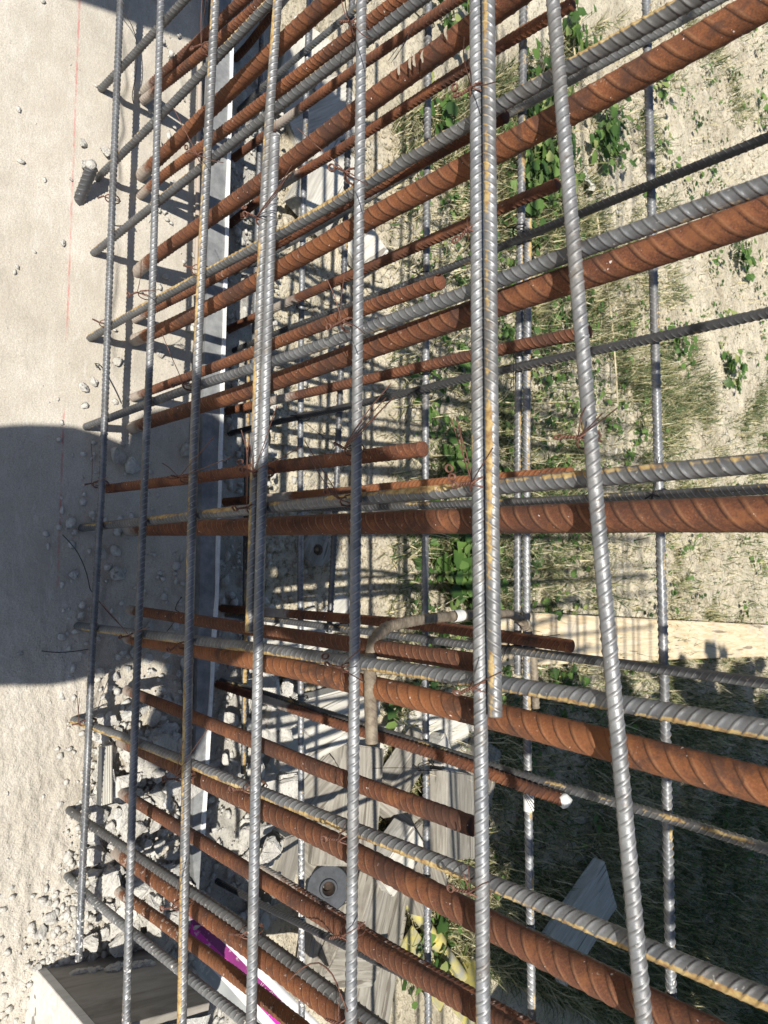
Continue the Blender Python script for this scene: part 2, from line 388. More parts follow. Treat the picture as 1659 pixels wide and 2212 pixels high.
def bar_mesh(pts, dia, pitch, rib, roll, gold_dir, seg=16, lean=1.1):
    step = pitch / 9; P, S = spline(pts, step); T, A, B = frames(P)
    th = np.arange(seg) / seg * 2 * np.pi; r0 = dia / 2
    TH, SS = np.meshgrid(th, S)
    ph = (TH + roll) % (2 * np.pi); half = (ph > np.pi); u = (ph % np.pi) / np.pi
    cres = np.clip(np.sin(np.pi * u), 0, 1) ** .7
    q = ((SS + half * pitch * .5) / pitch) % 1.0
    fade = np.clip(np.minimum(S, S[-1] - S) / (dia * .8), 0, 1)[:, None]
    shear = (np.where(half, 1 - u, u) - .5) * dia * lean * fade      # rows of vertices follow the slanting ribs
    dq = q - .5; pulse = np.exp(-(dq / np.where(dq < 0, .075, .135)) ** 2)
    root = np.exp(-((dq + .16) / .07) ** 2) * np.clip(np.sin(np.pi * u), 0, 1) ** .35; crest = np.exp(-(dq / .12) ** 2) * cres  # root marks where the rib shade is coloured in
    lr = np.exp(-((np.minimum(np.abs(u), np.abs(1 - u))) / .07) ** 2)
    irr = (1 + .22 * np.sin(S * 61 + roll * 7) * np.sin(S * 23 + roll) + .12 * np.sin(S * 171 + roll))[:, None]
    R = r0 + rib * irr * cres * pulse + rib * .85 * lr
    R *= 1 + .004 * np.sin(SS * 90 + TH)
    rad = A[:, None, :] * np.cos(TH)[..., None] + B[:, None, :] * np.sin(TH)[..., None]
    V = (P[:, None, :] + rad * R[..., None] + T[:, None, :] * shear[..., None])
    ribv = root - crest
    n = len(S); gd = np.array(gold_dir, float); gd /= np.linalg.norm(gd)
    stripe = (rad @ gd)
    # rough sawn ends: a cap ring drawn in
    e0 = P[0] - T[0] * r0 * .10 + (V[0] - P[0]) * .80; e1 = P[-1] + T[-1] * r0 * .10 + (V[-1] - P[-1]) * .80
    V = np.concatenate([e0[None], V, e1[None]]); stripe = np.concatenate([stripe[:1], stripe, stripe[-1:]]); ribv = np.concatenate([ribv[:1], ribv, ribv[-1:]]); n += 2
    V = V.reshape(-1, 3); i = np.arange(n * seg).reshape(n, seg); j = np.roll(i, -1, 1)
    F = np.stack([i[:-1], j[:-1], j[1:], i[1:]], -1).reshape(-1, 4)
    c0, c1 = len(V), len(V) + 1
    V = np.vstack([V, P[0] - T[0] * r0 * .12, P[-1] + T[-1] * r0 * .12])
    # caps as degenerate-free quads: pair neighbouring segments
    k = np.arange(0, seg, 2)
    cap0 = np.stack([np.full(seg // 2, c0), i[0][(k + 2) % seg], i[0][(k + 1) % seg], i[0][k]], -1)
    cap1 = np.stack([np.full(seg // 2, c1), i[-1][k], i[-1][(k + 1) % seg], i[-1][(k + 2) % seg]], -1)
    F = np.vstack([F, cap0, cap1])
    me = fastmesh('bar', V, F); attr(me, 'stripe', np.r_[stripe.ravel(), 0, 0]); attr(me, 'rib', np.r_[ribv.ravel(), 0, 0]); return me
def extend(pts, a=0.0, b=0.0):
    P = [np.array(p, float) for p in pts]
    if a: d = P[0] - P[1]; P.insert(0, P[0] + d / np.linalg.norm(d) * a)
    if b:
        d = P[-1] - P[max(0, len(P) - 3)]; P.append(P[-1] + d / np.linalg.norm(d) * b)
    return P
CNT = 0
def bar(name, pts, dia, label, cat, group, mat, pitch=None, rib=None, gold=0.0, gd=(.8, -.6, 0), tone=1.0, roll=None, seg=16, lean=1.1):
    global CNT; CNT += 1
    pitch = pitch or dia * .62; rib = rib or dia * .062
    roll = random.uniform(0, 6.28) if roll is None else roll
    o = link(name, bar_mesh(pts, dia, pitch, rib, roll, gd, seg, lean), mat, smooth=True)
    o['gold'] = float(gold); o['tone'] = float(tone)
    return tag(o, label, cat, group)
D = lambda s: [tuple(float(v) for v in q.split(',')) for q in s.split()]

# --- lengthwise bars of the inner mat (front-most)
GH = 'grey lengthwise rebars of the inner mat'
HB = [('260,0 240,483 230,786 220,1086 213,1173 197,1406 190,1639 170,2076', 'dark grey lengthwise rebar nearest the slab, leftmost of the inner mat', 1, 0, .25, .62),
      ('347,0 333,500 330,620 320,870 310,1086 298,1400 287,1653 273,2206', 'second grey lengthwise rebar from the left, doubled along its middle', 1, 1, .35, .85),
      ('465,0 437,533 424,830 413,1106 403,1653 393,2206', 'third lengthwise rebar from the left, yellow rust along its middle, over the edge strip', 1, 1, .55, .95),
      ('600,0 573,367 565,547 553,960 545,1200 540,1366', 'yellow streaked upper rebar of the fourth lengthwise pair, ending above the rubble', 1, 0, .5, 1),
      ('594,292 583,547 567,1053 563,1106 553,1659 543,2206', 'white splashed lower rebar of the fourth lengthwise pair, rusty sawn tip at the top', 0, 1, .35, 1),
      ('781,0 775,547 768,1103 765,1656 757,2209', 'fifth lengthwise rebar, clean grey, tied across the middle of the cage', 1, 1, .22, 1),
      ('1028,0 1031,550 1033,1103 1041,1656 1043,2209', 'full length left rebar of the thick grey pair right of centre', 1, 1, .2, 1),
      ('1055,0 1060,550 1063,1106 1066,1330 1070,1550', 'right rebar of the thick grey pair, yellow streaked, cut off above the wide rusty bar', 1, 0, .6, 1),
      ('1194,0 1239,533 1289,1103 1341,1656 1391,2209', 'slanting bright grey lengthwise rebar, rightmost and nearest to the viewer', 1, 1, .2, 1)]
def VBI(lab): return ['dark grey', 'second', 'third', 'yellow streaked upper', 'white splashed', 'fifth'].index(next((k for k in ['dark grey', 'second', 'third', 'yellow streaked upper', 'white splashed', 'fifth'] if lab.startswith(k)), 'dark grey'))
for s, lab, a, b, g, tn in HB:
    P = extend([onY(x, y, .448) for x, y in D(s)], .55 * a, .35 * b if '1391' in s or '1043' in s or '757' in s else .10 * b)
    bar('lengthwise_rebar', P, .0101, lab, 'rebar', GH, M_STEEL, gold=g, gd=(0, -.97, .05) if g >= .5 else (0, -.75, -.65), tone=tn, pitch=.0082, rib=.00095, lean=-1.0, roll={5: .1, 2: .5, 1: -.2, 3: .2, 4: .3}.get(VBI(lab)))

for k in range(15):
    z_ = -.09 + .15 * k + random.uniform(-.015, .015)
    bar('lengthwise_rebar', [(-1.7, .448, z_), (0, .447, z_ + .006), (2.0, .448, z_ + .01)], .0108, 'grey lengthwise rebar of the inner mat higher up, above what the photo shows', 'rebar', 'lengthwise rebars high up the cage', M_STEEL, gd=(0, -.75, -.65), pitch=.0125, rib=.0009, seg=10)
for k in range(8):
    z_ = -.17 + .2 * k
    bar('lengthwise_rebar', [(-1.7, .8825, z_), (0, .882, z_ + .004), (2.2, .8825, z_)], .0112, 'grey lengthwise rebar of the outer mat higher up, above what the photo shows', 'rebar', 'lengthwise rebars high up the outer mat', M_STEEL, gd=(0, -.75, -.65), pitch=.0125, rib=.0009, seg=10)
# --- grey uprights just behind them
GV = 'grey upright rebars of the inner mat'
VB = [('230,180 267,143 397,0', 'topmost grey upright rebar on the slab, under the shadow edge', .0, (1, -.3, 0), .5),
      ('220,375 350,250 450,143 553,37 590,0', 'second grey upright from the top, olive with yellow worn ribs', .5, (.3, -1, 0), .5),
      ('207,543 340,437 553,270 603,230 766,103 886,20', 'third grey upright from the top with a thin yellow line on its upper edge', .6, (.8, -.6, .1), .5),
      ('195,730 347,643 500,560 603,510 760,418 1013,267 1106,213 1226,147 1406,50', 'fourth grey upright from the top, broad yellow streak, hooked at its foot', .8, (.6, -.8, .1), .7),
      ('185,922 327,870 420,832 553,796 590,780 753,726 1016,630 1256,537 1400,490 1659,397', 'fifth grey upright from the top, dull grey, between two rusty bars', .12, (-1, -.2, 0), .6),
      ('173,1141 290,1128 407,1118 586,1093 786,1078 1020,1056 1139,1046 1400,1022 1659,1000', 'nearly level grey upright with yellow dots, tied above the widest rusty bar', .55, (.6, -.75, .2), .65),
      ('160,1351 300,1369 400,1381 533,1396 586,1403 753,1428 1020,1469 1139,1483 1400,1530 1659,1578', 'grey upright with ochre rust on its lower edge, passing behind the bent bar', .55, (-.8, -.55, 0), .65),
      ('157,1555 200,1566 393,1639 560,1712 746,1782 1013,1886 1139,1939 1400,2050 1659,2159', 'yellow streaked grey upright running down to the lower right corner', .85, (-.62, -.75, .15), .75),
      ('152,1752 200,1786 383,1906 533,2002 560,2029 740,2159 800,2202', 'dark ribbed upright with a cement crust, second from the bottom', .1, (-.9, -.4, 0), .5),
      ('165,1912 207,1952 383,2092 533,2206', 'cement whitened upright in the bottom left corner', .05, (-.9, -.4, 0), .95)]
for s, lab, g, gd, tn in VB:
    q = D(s); P = [onY(x, y, .4605) for x, y in q]
    leaves = q[-1][0] >= 1400
    P = extend(P, .05, 2.5 if leaves else 2.0)
    bar('upright_rebar', P, .0115, lab, 'rebar', GV, M_STEEL, gold=g, gd=gd, tone=tn, pitch=.0085, rib=.0011, lean=-1.0 if VB.index((s, lab, g, gd, tn)) < 6 else 1.0, roll=math.pi / 2 + random.uniform(-.4, .4))

# --- rusty starter bars growing out of the slab
GR = 'rusty starter bars out of the slab'
RB = [('313,197 393,120 467,60 520,0', .019, 'dark rusty starter bar at the very top, close above its neighbour', .7, 1),
      ('310,217 447,110 553,17 580,-8', .018, 'rusty starter bar near the top with a wire loop at its middle', .95, 1),
      ('312,372 467,227 553,143 686,23 713,0', .025, 'thick dark rusty starter bar near the top, lit along its upper rim', .8, 1),
      ('302,423 350,377 440,317 553,233 630,172 763,77 853,7', .018, 'ring ribbed rusty starter bar above a yellow lined grey upright', .95, 1),
      ('318,568 333,555 467,463 553,403 620,355 753,252 953,108 1053,35 1090,8', .025, 'thick smooth rusty bar with pale scratches across the top centre', 1, 1),
      ('288,692 333,667 423,623 553,556 603,522 760,429 1016,290 1090,248', .016, 'slim rusty bar tucked under the broad yellow streaked upright', .9, 0),
      ('285,737 383,700 500,640 603,580 820,460 986,374 1139,290 1339,185 1573,52 1659,5', .025, 'thick rusty bar with wide spaced ribs rising to the top right corner', 1, 1),
      ('277,863 333,840 430,806 553,760 586,744 786,665 953,608', .0165, 'rusty bar with a rounded cut end left of the thick grey pair', 1, 0),
      ('285,925 333,908 433,876 553,842 586,826 786,756 1020,676 1106,645 1339,570 1573,490 1659,460', .025, 'thick rusty bar below the dull grey upright, leaving the right edge at mid height', 1, 1),
      ('275,1143 367,1142 533,1138 670,1134 886,1127 1086,1124 1200,1119 1400,1115 1659,1110', .0255, 'widest rusty bar, running almost level across the middle', 1.05, 1),
      ('308,1322 400,1336 533,1357 570,1364 753,1391 1020,1430 1046,1434', .018, 'short dark rusty bar in the shadow, ending behind the grey pair', .8, 0),
      ('305,1382 416,1403 533,1424 570,1432 753,1470 853,1497 1020,1537 1106,1556 1273,1598 1439,1642 1659,1700', .0255, 'thick rusty bar below the bent spacer, leaving the right edge', 1, 1),
      ('303,1503 400,1543 533,1593 566,1610 686,1661 786,1698 1023,1785', .019, 'rusty bar in the lower middle with a bright sawn end', 1, 0),
      ('288,1612 396,1659 413,1676 570,1747 740,1829 886,1908 1020,1976 1106,2027 1280,2110 1480,2212', .0255, 'thick rusty bar under the yellow streaked upright at the lower right', 1, 1),
      ('275,1720 390,1792 533,1876 563,1900 740,2006 886,2095 1020,2175 1080,2212', .0195, 'rusty bar with sharp close ribs in the lower middle', 1, 1),
      ('280,1860 383,1937 533,2042 560,2064 720,2182 760,2212', .025, 'thick rusty bar in front of the magenta printed board', 1, 1),
      ('247,1919 383,2014 533,2126 560,2150 640,2212', .019, 'dark brown bar crusted with cement near the bottom left corner', .45, 1)]
for s, d, lab, tn, ext in RB:
    q = D(s); P = [onR(x, y) for x, y in q]
    P = extend(P, .06, (2.5 if q[-1][0] > 1600 else 1.6) if ext else 0)
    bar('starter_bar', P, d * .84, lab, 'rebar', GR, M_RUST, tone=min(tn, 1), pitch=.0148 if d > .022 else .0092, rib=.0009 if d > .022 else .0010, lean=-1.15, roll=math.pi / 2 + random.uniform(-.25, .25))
bar('starter_bar', [onY(x, y, .476) for x, y in D('231,1056 310,1046 413,1036 553,1013 586,1010 786,986 916,970')], .0145, 'short loose rusty bar tied level in the middle, orange cut end', 'rebar', GR, M_RUST, pitch=.009, rib=.0007)

# --- outer mat: uprights
GO = 'uprights of the outer mat'
OB = [('510,243 553,200 657,110 770,20', 'thin grey upright of the outer mat near the top left', .75, .12),
      ('613,533 760,455 920,350 1106,240 1200,195 1440,60 1553,0', 'grey upright of the outer mat hugging the thick rusty bar at the top right', .8, .25),
      ('497,760 590,720 753,663 1016,563 1106,523 1399,400 1659,300', 'blackish upright of the outer mat crossing the plants in the upper right', .12, .12),
      ('490,938 586,913 740,880 886,850 1020,810 1106,796 1406,733 1659,673', 'blackish upright of the outer mat at right mid height', .14, .12),
      ('482,1103 586,1100 700,1098 860,1093 1106,1086 1406,1073 1659,1053', 'dark upright of the outer mat peeping above the widest rusty bar', .4, .5),
      ('470,1325 573,1336 786,1363 1026,1396 1123,1406 1423,1443 1659,1479', 'dark upright of the outer mat crossing in front of the pine planks', .5, .5),
      ('475,1470 566,1494 753,1556 1020,1640 1123,1676 1323,1732 1453,1766 1659,1839', 'thin upright of the outer mat below the pine planks, bronze ribs', .42, .55),
      ('520,1722 603,1759 746,1820 900,1893 1060,1975', 'dark upright of the outer mat half hidden behind the lower thick rusty bar', .2, .15),
      ('490,1915 553,1949 743,2042 900,2118 1020,2175', 'blackish upright of the outer mat in the bottom centre', .1, .05)]
for s, lab, tn, g in OB:
    P = extend([onY(x, y, .87) for x, y in D(s)], .32, 1.8)
    bar('upright_rebar', P, .0122, lab, 'rebar', GO, M_STEEL, gold=g * .6, gd=(-.95, -.3, 0) if g < .3 else (.5, -.85, .2), tone=tn, pitch=.0085, rib=.0009, seg=14)
# --- outer mat: rusty starter bars
GOR = 'rusty starter bars of the outer mat'
OR = [('500,135 520,117 553,77 612,0', 'dark rusty bar of the outer mat at the top left behind the yellow ribbed upright', .8, 1),
      ('500,345 553,307 600,270 766,147 930,40 985,0', 'ribbed rusty bar of the outer mat tied with black wire at the top centre', 1, 1),
      ('487,493 553,436 603,400 670,363 760,307 790,287 1016,140 1106,83 1239,7', 'slim rusty bar of the outer mat ending beside the slanting grey bar at the top', 1, 0),
      ('497,710 593,663 753,598 880,540 1016,482 1106,437 1206,397', 'slim rusty outer bar ending behind the slanting bar just above the white scrap', 1, 0),
      ('490,888 586,866 753,830 1020,766 1106,750 1239,723 1275,716', 'slim rusty outer bar tied to the doubled bar, its tip past the slanting bar', 1, 0),
      ('480,1085 586,1074 753,1063 1020,1036 1106,1032 1235,1022', 'rusty bar of the outer mat showing just above the level grey upright', .9, 0),
      ('467,1313 570,1322 786,1338 953,1353 1026,1366 1123,1380 1236,1396', 'dark rusty bar of the outer mat under the bent spacer, rounded end at the planks', .85, 0),
      ('475,1480 566,1509 686,1549 753,1573 886,1613 1026,1652 1106,1694 1219,1729', 'rusty bar of the outer mat with a white dipped tip over the shaded grass', .95, 0),
      ('800,2022 853,2055 1026,2150 1120,2205', 'rusty bar of the outer mat beside the sharp ribbed bar at the bottom', .9, 1)]
for s, lab, tn, ext in OR:
    P = extend([onY(x, y, .858) for x, y in D(s)], .32, .5 * ext)
    bar('starter_bar', P, .0168, lab, 'rebar', GOR, M_RUST, tone=tn, pitch=.0095, rib=.0013, seg=14)
# --- outer mat: lengthwise
GOH = 'lengthwise rebars of the outer mat'
OH = [('566,60 558,433 548,800 541,1070 537,1230', 'grey lengthwise rebar of the outer mat nearest the footing, behind the fourth pair', .9, .45, 1, 0),
      ('536,760 531,1163 526,1672', 'ochre rusted lengthwise rebar of the outer mat low over the white rubble', .7, 1.3, 0, 0),
      ('666,63 650,500 648,1086 649,1356 651,1676 651,2042', 'lengthwise rebar of the outer mat, left of the fifth grey bar, white splashed below', .95, .15, 1, 1),
      ('756,150 745,533 738,760 726,1086 720,1200 711,1366', 'dark blue grey lengthwise rebar of the outer mat ending above the rubble boards', .5, .3, 1, 0),
      ('926,0 921,533 918,1053 918,1356 920,1639 925,2192', 'lengthwise rebar of the outer mat between the fifth bar and the grey pair', .95, .2, 1, 1),
      ('1131,0 1126,533 1118,900 1118,1156 1119,1456', 'left rebar of the outer mat pair among the broad leaved weeds', .95, .5, 1, 0),
      ('1141,475 1138,900 1136,1156 1138,1656 1143,1759 1148,2192', 'right rebar of the outer mat pair with an orange edge and a rusty top end', .95, .6, 0, 1),
      ('1396,0 1408,467 1423,1053 1432,1380 1439,1606 1449,2159', 'rightmost lengthwise rebar of the outer mat, alone over grass and planks', .95, .3, 1, 1)]
for s, lab, tn, g, a, b in OH:
    yy = .8825
    P = extend([onY(x, y, yy) for x, y in D(s)], .6 * a, .6 * b)
    bar('lengthwise_rebar', P, .0112, lab, 'rebar', GOH, M_STEEL, gold=g * .6, gd=(0, -.25, .95), tone=tn, pitch=.0095, rib=.0012, seg=14)
# --- bent spacer between the two mats
hk = [onY(803, 1606, .480), onY(800, 1500, .480), onY(798, 1430, .480), onY(803, 1388, .483), onY(822, 1358, .50), onY(860, 1342, .53), onY(990, 1330, .66), onY(1080, 1322, .80), onY(1120, 1328, .855), onY(1142, 1352, .893), onY(1154, 1410, .897), onY(1157, 1530, .897)]
M_TAN = simple('weathered_tan_steel', (.10, .078, .056), (.24, .20, .15), 70, .75, .2)
o = bar('spacer_stirrup', hk, .0112, 'brown bent spacer bar hooking the front mat to the outer mat, white paint dab', 'rebar', None, M_TAN, tone=.62, pitch=.0075, rib=.0009)
# --- paint and cement dabs: thin sleeves on their bars
M_PAINT = simple('white_paint', (.52, .52, .50), (.68, .68, .66), 90, .6)
M_SCUFF = simple('pale_scuff', (.30, .25, .19), (.44, .38, .31), 120, .85)
def dab(parent, name, P, rad, a0, a1, mat, seed):
    """a ragged patch wrapped round the bar between two angles (0 faces the viewer's side)"""
    r = np.random.default_rng(seed); P, S = spline(P, .0012); T, A, B = frames(P); n = len(P); m = 14
    V = []
    for i in range(n):
        q = r.normal(0, .10, 2); edge = 1 - .25 * (i in (0, n - 1))
        for a in np.linspace(a0 * edge + q[0], a1 * edge + q[1], m): V.append(P[i] + (A[i] * math.cos(a) + B[i] * math.sin(a)) * (rad * (1 + .012 * r.normal())))
    k = np.arange(n * m).reshape(n, m); F = np.stack([k[:-1, :-1], k[:-1, 1:], k[1:, 1:], k[1:, :-1]], -1).reshape(-1, 4)
    return link(name, fastmesh(name, np.array(V), F), mat, parent, True)
def find(word): return next(q for q in scene.objects if word in q.get('label', ''))
dab(o, 'paint_dab', [onY(978, 1331, .648), onY(988, 1330, .658), onY(998, 1329, .668)], .0072, -3.0, 3.0, M_PAINT, 1)
def blob(parent, name, c, rad, mat, seed):
    r = np.random.default_rng(seed); bm = bmesh.new(); bmesh.ops.create_icosphere(bm, subdivisions=2, radius=rad)
    for v in bm.verts: v.co = v.co * (1 + .10 * r.normal()) + Vector(c)
    return link(name, from_bm(name, bm), mat, parent, True)
q = find('white dipped tip'); e_ = onY(1219, 1729, .858); blob(q, 'cement_tip', e_, .0092, M_PAINT, 2)
q = find('right rebar of the outer mat pair'); dab(q, 'cement_splash', [onY(1141.5, 1712, .8825), onY(1142, 1730, .8825), onY(1142.5, 1752, .8825)], .0075, -2.4, 2.4, M_PAINT, 3)
q = find('pale scratches')
for k, (x, y) in enumerate(((884, 158), (908, 146), (917, 140), (934, 130), (985, 80))):
    dab(q, 'scuff', [onR(x - 3, y + 2), onR(x, y), onR(x + 3, y - 2)], .0141, -.55, .25, M_SCUFF, 10 + k)
# --- stub in the slab
b0 = onZ(172, 430, SLAB)
tip = onZ(199, 360, SLAB + .052)
o = bar('rebar_stub', [b0 - (tip - b0) * .25, b0, b0 * .5 + tip * .5, tip], .019, 'short thick dark rebar stub by the red chalk line, cement on its tip', 'rebar', None, M_STEEL, gold=0, gd=(-.8, -.6, 0), tone=.28, pitch=.0095, rib=.0014, roll=1.57, lean=-.6)
blob(o, 'cement_cap', tip - (tip - b0) * .02 + np.array([.002, -.003, .002]), .0088, M_BROKEN, 8)
# thin rusty rod lying along the strip
o = bar('lying_rod', [onZ(432, 150, SLAB + .004), onZ(428, 300, SLAB + .005), onZ(426, 540, SLAB + .005), onZ(424, 640, SLAB + .004)], .0085, 'thin rusty rod lying on the slab along the left side of the strip', 'rebar', None, M_RUST, pitch=.008, rib=.0004)

# ------------------------------------------------------------------ tie wire
def tube(pts, r, seg=5):
    P = np.array(pts, float); T = np.gradient(P, axis=0); T /= np.linalg.norm(T, axis=1)[:, None] + 1e-9
    a = np.array([.3, .5, .81]); A = np.cross(T, a); A /= np.linalg.norm(A, axis=1)[:, None] + 1e-9; B = np.cross(T, A)
    th = np.arange(seg) / seg * 6.2832
    V = P[:, None] + r * (A[:, None] * np.cos(th)[None, :, None] + B[:, None] * np.sin(th)[None, :, None])
    n = len(P); i = np.arange(n * seg).reshape(n, seg); j = np.roll(i, -1, 1)
    return V.reshape(-1, 3), np.stack([i[:-1], j[:-1], j[1:], i[1:]], -1).reshape(-1, 4)
def merge(parts):
    Vs, Fs, o = [], [], 0
    for V, F in parts: Vs.append(V); Fs.append(F + o); o += len(V)
    return np.vstack(Vs), np.vstack(Fs)
def curve(pts, n=24):
    P, S = spline(pts, max(.0012, sum(np.linalg.norm(np.array(pts[i + 1]) - np.array(pts[i])) for i in range(len(pts) - 1)) / n)); return P
TG = 'wire ties on the bars'
def tie(px, py, Y, label, ring=1, tails=(), black=False, r=.00070, up=True, rad=.0122, loops=3):
    c = onY(px, py, Y + .006); parts = []
    ez = np.array([0, 0, 1.]); ex = np.array([1., 0, 0]); ey = np.array([0, 1., 0])
    for k in range(loops):
        d = (ez + ex * (1 if up else -1)) / 1.414 if k % 2 == 0 else (ez * .9 - ex * .35 * (1 if up else -1))
        d = d / np.linalg.norm(d); a = np.linspace(0, 6.5, 40)
        nrm = np.cross(d, ey)
        rr = rad * (1 + .06 * rng.normal())
        p = c + np.outer(np.cos(a), d) * rr * .66 + np.outer(np.sin(a), ey) * rr * 1.08 + np.outer(a / 6.5 - .5, nrm) * .003
        p += rng.normal(0, .0002, p.shape); parts.append(tube(p, r))
    f = c - ey * rad * 1.15
    s = rng.choice([-1, 1]); kd = np.array([rng.normal(0, .4), -.55, -.6]); kd /= np.linalg.norm(kd)
    t = np.linspace(0, 1, 26)
    for ph in (0, math.pi):            # twisted pair
        w = np.cross(kd, ex); w /= np.linalg.norm(w); w2 = np.cross(kd, w)
        p = f + np.outer(t * .011, kd) + (np.outer(np.cos(t * 16 + ph), w) + np.outer(np.sin(t * 16 + ph), w2)) * .0009
        parts.append(tube(p, r))
    tip = f + kd * .011
    for q in range(ring):
        a = np.linspace(0, 6.3, 22); d1 = np.array([.2 * rng.normal(), -.2, -1.]); d1 /= np.linalg.norm(d1); d2 = np.cross(d1, [rng.normal() * .5, -1, .3]); d2 /= np.linalg.norm(d2)
        R = .0030 * rng.uniform(.8, 1.15); off = np.array([.007 * q, -.001 * q, -.002 * q])
        for lift in (0, .0011):
            parts.append(tube(tip + off + d1 * R + np.outer(np.cos(a), d1) * R + np.outer(np.sin(a), d2) * R - ey * lift, r))
    for tx, ty in tails:
        e = onY(tx, ty, Y - .03 + rng.uniform(-.02, .02)); m = (f + e) / 2 + rng.normal(0, .0025, 3)
        parts.append(tube(curve([f, f * .75 + e * .25 + rng.normal(0, .0015, 3), m, e]), r * .72))
    V, F = merge(parts)
    o = link('wire_tie', fastmesh('tie', V, F), M_BLACKWIRE if black else M_WIRE, smooth=True)
    return tag(o, label, 'wire tie', TG)
FY = .448
TIES = [(231, 700, FY, 'tight dark tie on the leftmost bar at the hooked upright', 0, []),
        (243, 430, FY, 'tight dark tie on the leftmost bar above the hooked upright', 0, []),
        (1033, 505, FY, 'tight brown tie on the thick pair just below the slim rusty bar', 1, [(1010, 470)]),
        (1046, 1480, FY, 'brown tie on the thick pair near the cut rebar end', 1, [(1085, 1450)]),
        (762, 2010, FY, 'small tie on the fifth bar above its foot', 0, [(790, 1990)]),
        (551, 1700, FY, 'small tie on the lower rebar of the fourth pair at the yellow upright', 1, []),
        (543, 2010, FY, 'whitened tie on the lower rebar of the fourth pair near the bottom', 0, []),
        (455, 108, FY, 'wire tie with two long tails at the top of the third lengthwise bar', 1, [(437, -5), (447, -8)]),
        (446, 343, FY, 'curled wire tie on the third bar where the yellow lined upright crosses', 2, [(372, 228), (485, 352)]),
        (434, 585, FY, 'small knotted wire tie on the third bar over the broad yellow upright', 0, []),
        (316, 637, FY, 'wire tie with a ring to its left on the second doubled bar', 1, [(345, 625), (305, 560)]),
        (416, 832, FY, 'ringed wire tie on the third bar at the dull grey upright', 1, [(350, 720), (390, 826)]),
        (408, 1034, FY, 'straggly wire tie on the third bar at the short loose rusty bar', 0, [(465, 940), (505, 985), (350, 1000), (360, 1030)]),
        (217, 1046, FY, 'dark knotted wire tie on the leftmost bar in the shade', 0, [(197, 955), (235, 1030)]),
        (575, 478, FY, 'thick wire tie with four long tails on the fourth pair', 2, [(634, 352), (640, 362), (628, 372), (622, 380)]),
        (779, 62, FY, 'wire tie with a long tail at the top of the fifth bar', 0, [(738, 0), (745, -5), (800, 84)]),
        (767, 382, FY, 'ringed wire tie with one long wandering wire on the fifth bar', 1, [(640, 275), (795, 400)]),
        (1040, 205, FY, 'multi strand wire tie wrapped round the thick grey pair at the top', 2, [(1003, 72), (1010, 130), (1075, 175)]),
        (760, 702, FY, 'ringed wire tie on the fifth bar at the dull grey upright', 1, [(705, 600), (745, 590), (790, 722)]),
        (766, 972, FY, 'wire tie on the fifth bar at the loose rusty bar with four bristling tails', 0, [(850, 822), (858, 852), (845, 862), (838, 855)]),
        (570, 1022, FY, 'ringed wire tie with crossing tails on the fourth pair at the loose rusty bar', 2, [(520, 925), (600, 870), (540, 960), (655, 962)]),
        (757, 1080, FY, 'ringed wire tie on the fifth bar at the level grey upright', 1, [(655, 947), (665, 980)]),
        (556, 1098, FY, 'brown ringed wire tie on the fourth pair at the level grey upright', 1, [(530, 945), (540, 935)]),
        (1043, 1046, FY, 'double ringed wire tie with three stiff tails on the thick grey pair', 3, [(972, 897), (985, 900), (993, 918), (1066, 965)]),
        (1272, 950, FY, 'loose curled wire hanging on the slanting grey bar', 1, [(1335, 880), (1302, 892), (1265, 880)]),
        (300, 1372, FY, 'messy wire tie on the second bar in the shade', 1, [(215, 1300), (325, 1355), (285, 1400)]),
        (405, 1392, FY, 'rusty wire tie with a small ring on the third bar in the shade', 1, []),
        (762, 1440, FY, 'tangled wire tie on the fifth bar beside the bent spacer', 2, [(780, 1400), (745, 1490), (790, 1475)]),
        (401, 1678, FY, 'ringed wire tie on the third bar at the ochre upright', 1, [(395, 1600), (460, 1560)]),
        (757, 1806, FY, 'tight ringed wire tie on the fifth bar at the lower yellow upright', 1, [(745, 1780)]),
        (1037, 1914, FY, 'loose looped wire tie on the left bar of the thick grey pair', 1, [(1000, 1880), (1010, 1866), (1055, 1905)]),
        (396, 1952, FY, 'cement spattered wire tie on the third bar near the bottom', 1, [(385, 1900)]),
        (755, 2196, FY, 'wire tie with one tall arching wire at the foot of the fifth bar', 0, [(735, 2140)]),
        (190, 1560, FY, 'dark wire tie with upright tails on the leftmost bar at the rubble', 0, [(166, 1490), (172, 1505)])]
for px, py, Y, lab, ring, tails in TIES: tie(px, py, Y, lab, ring, tails)
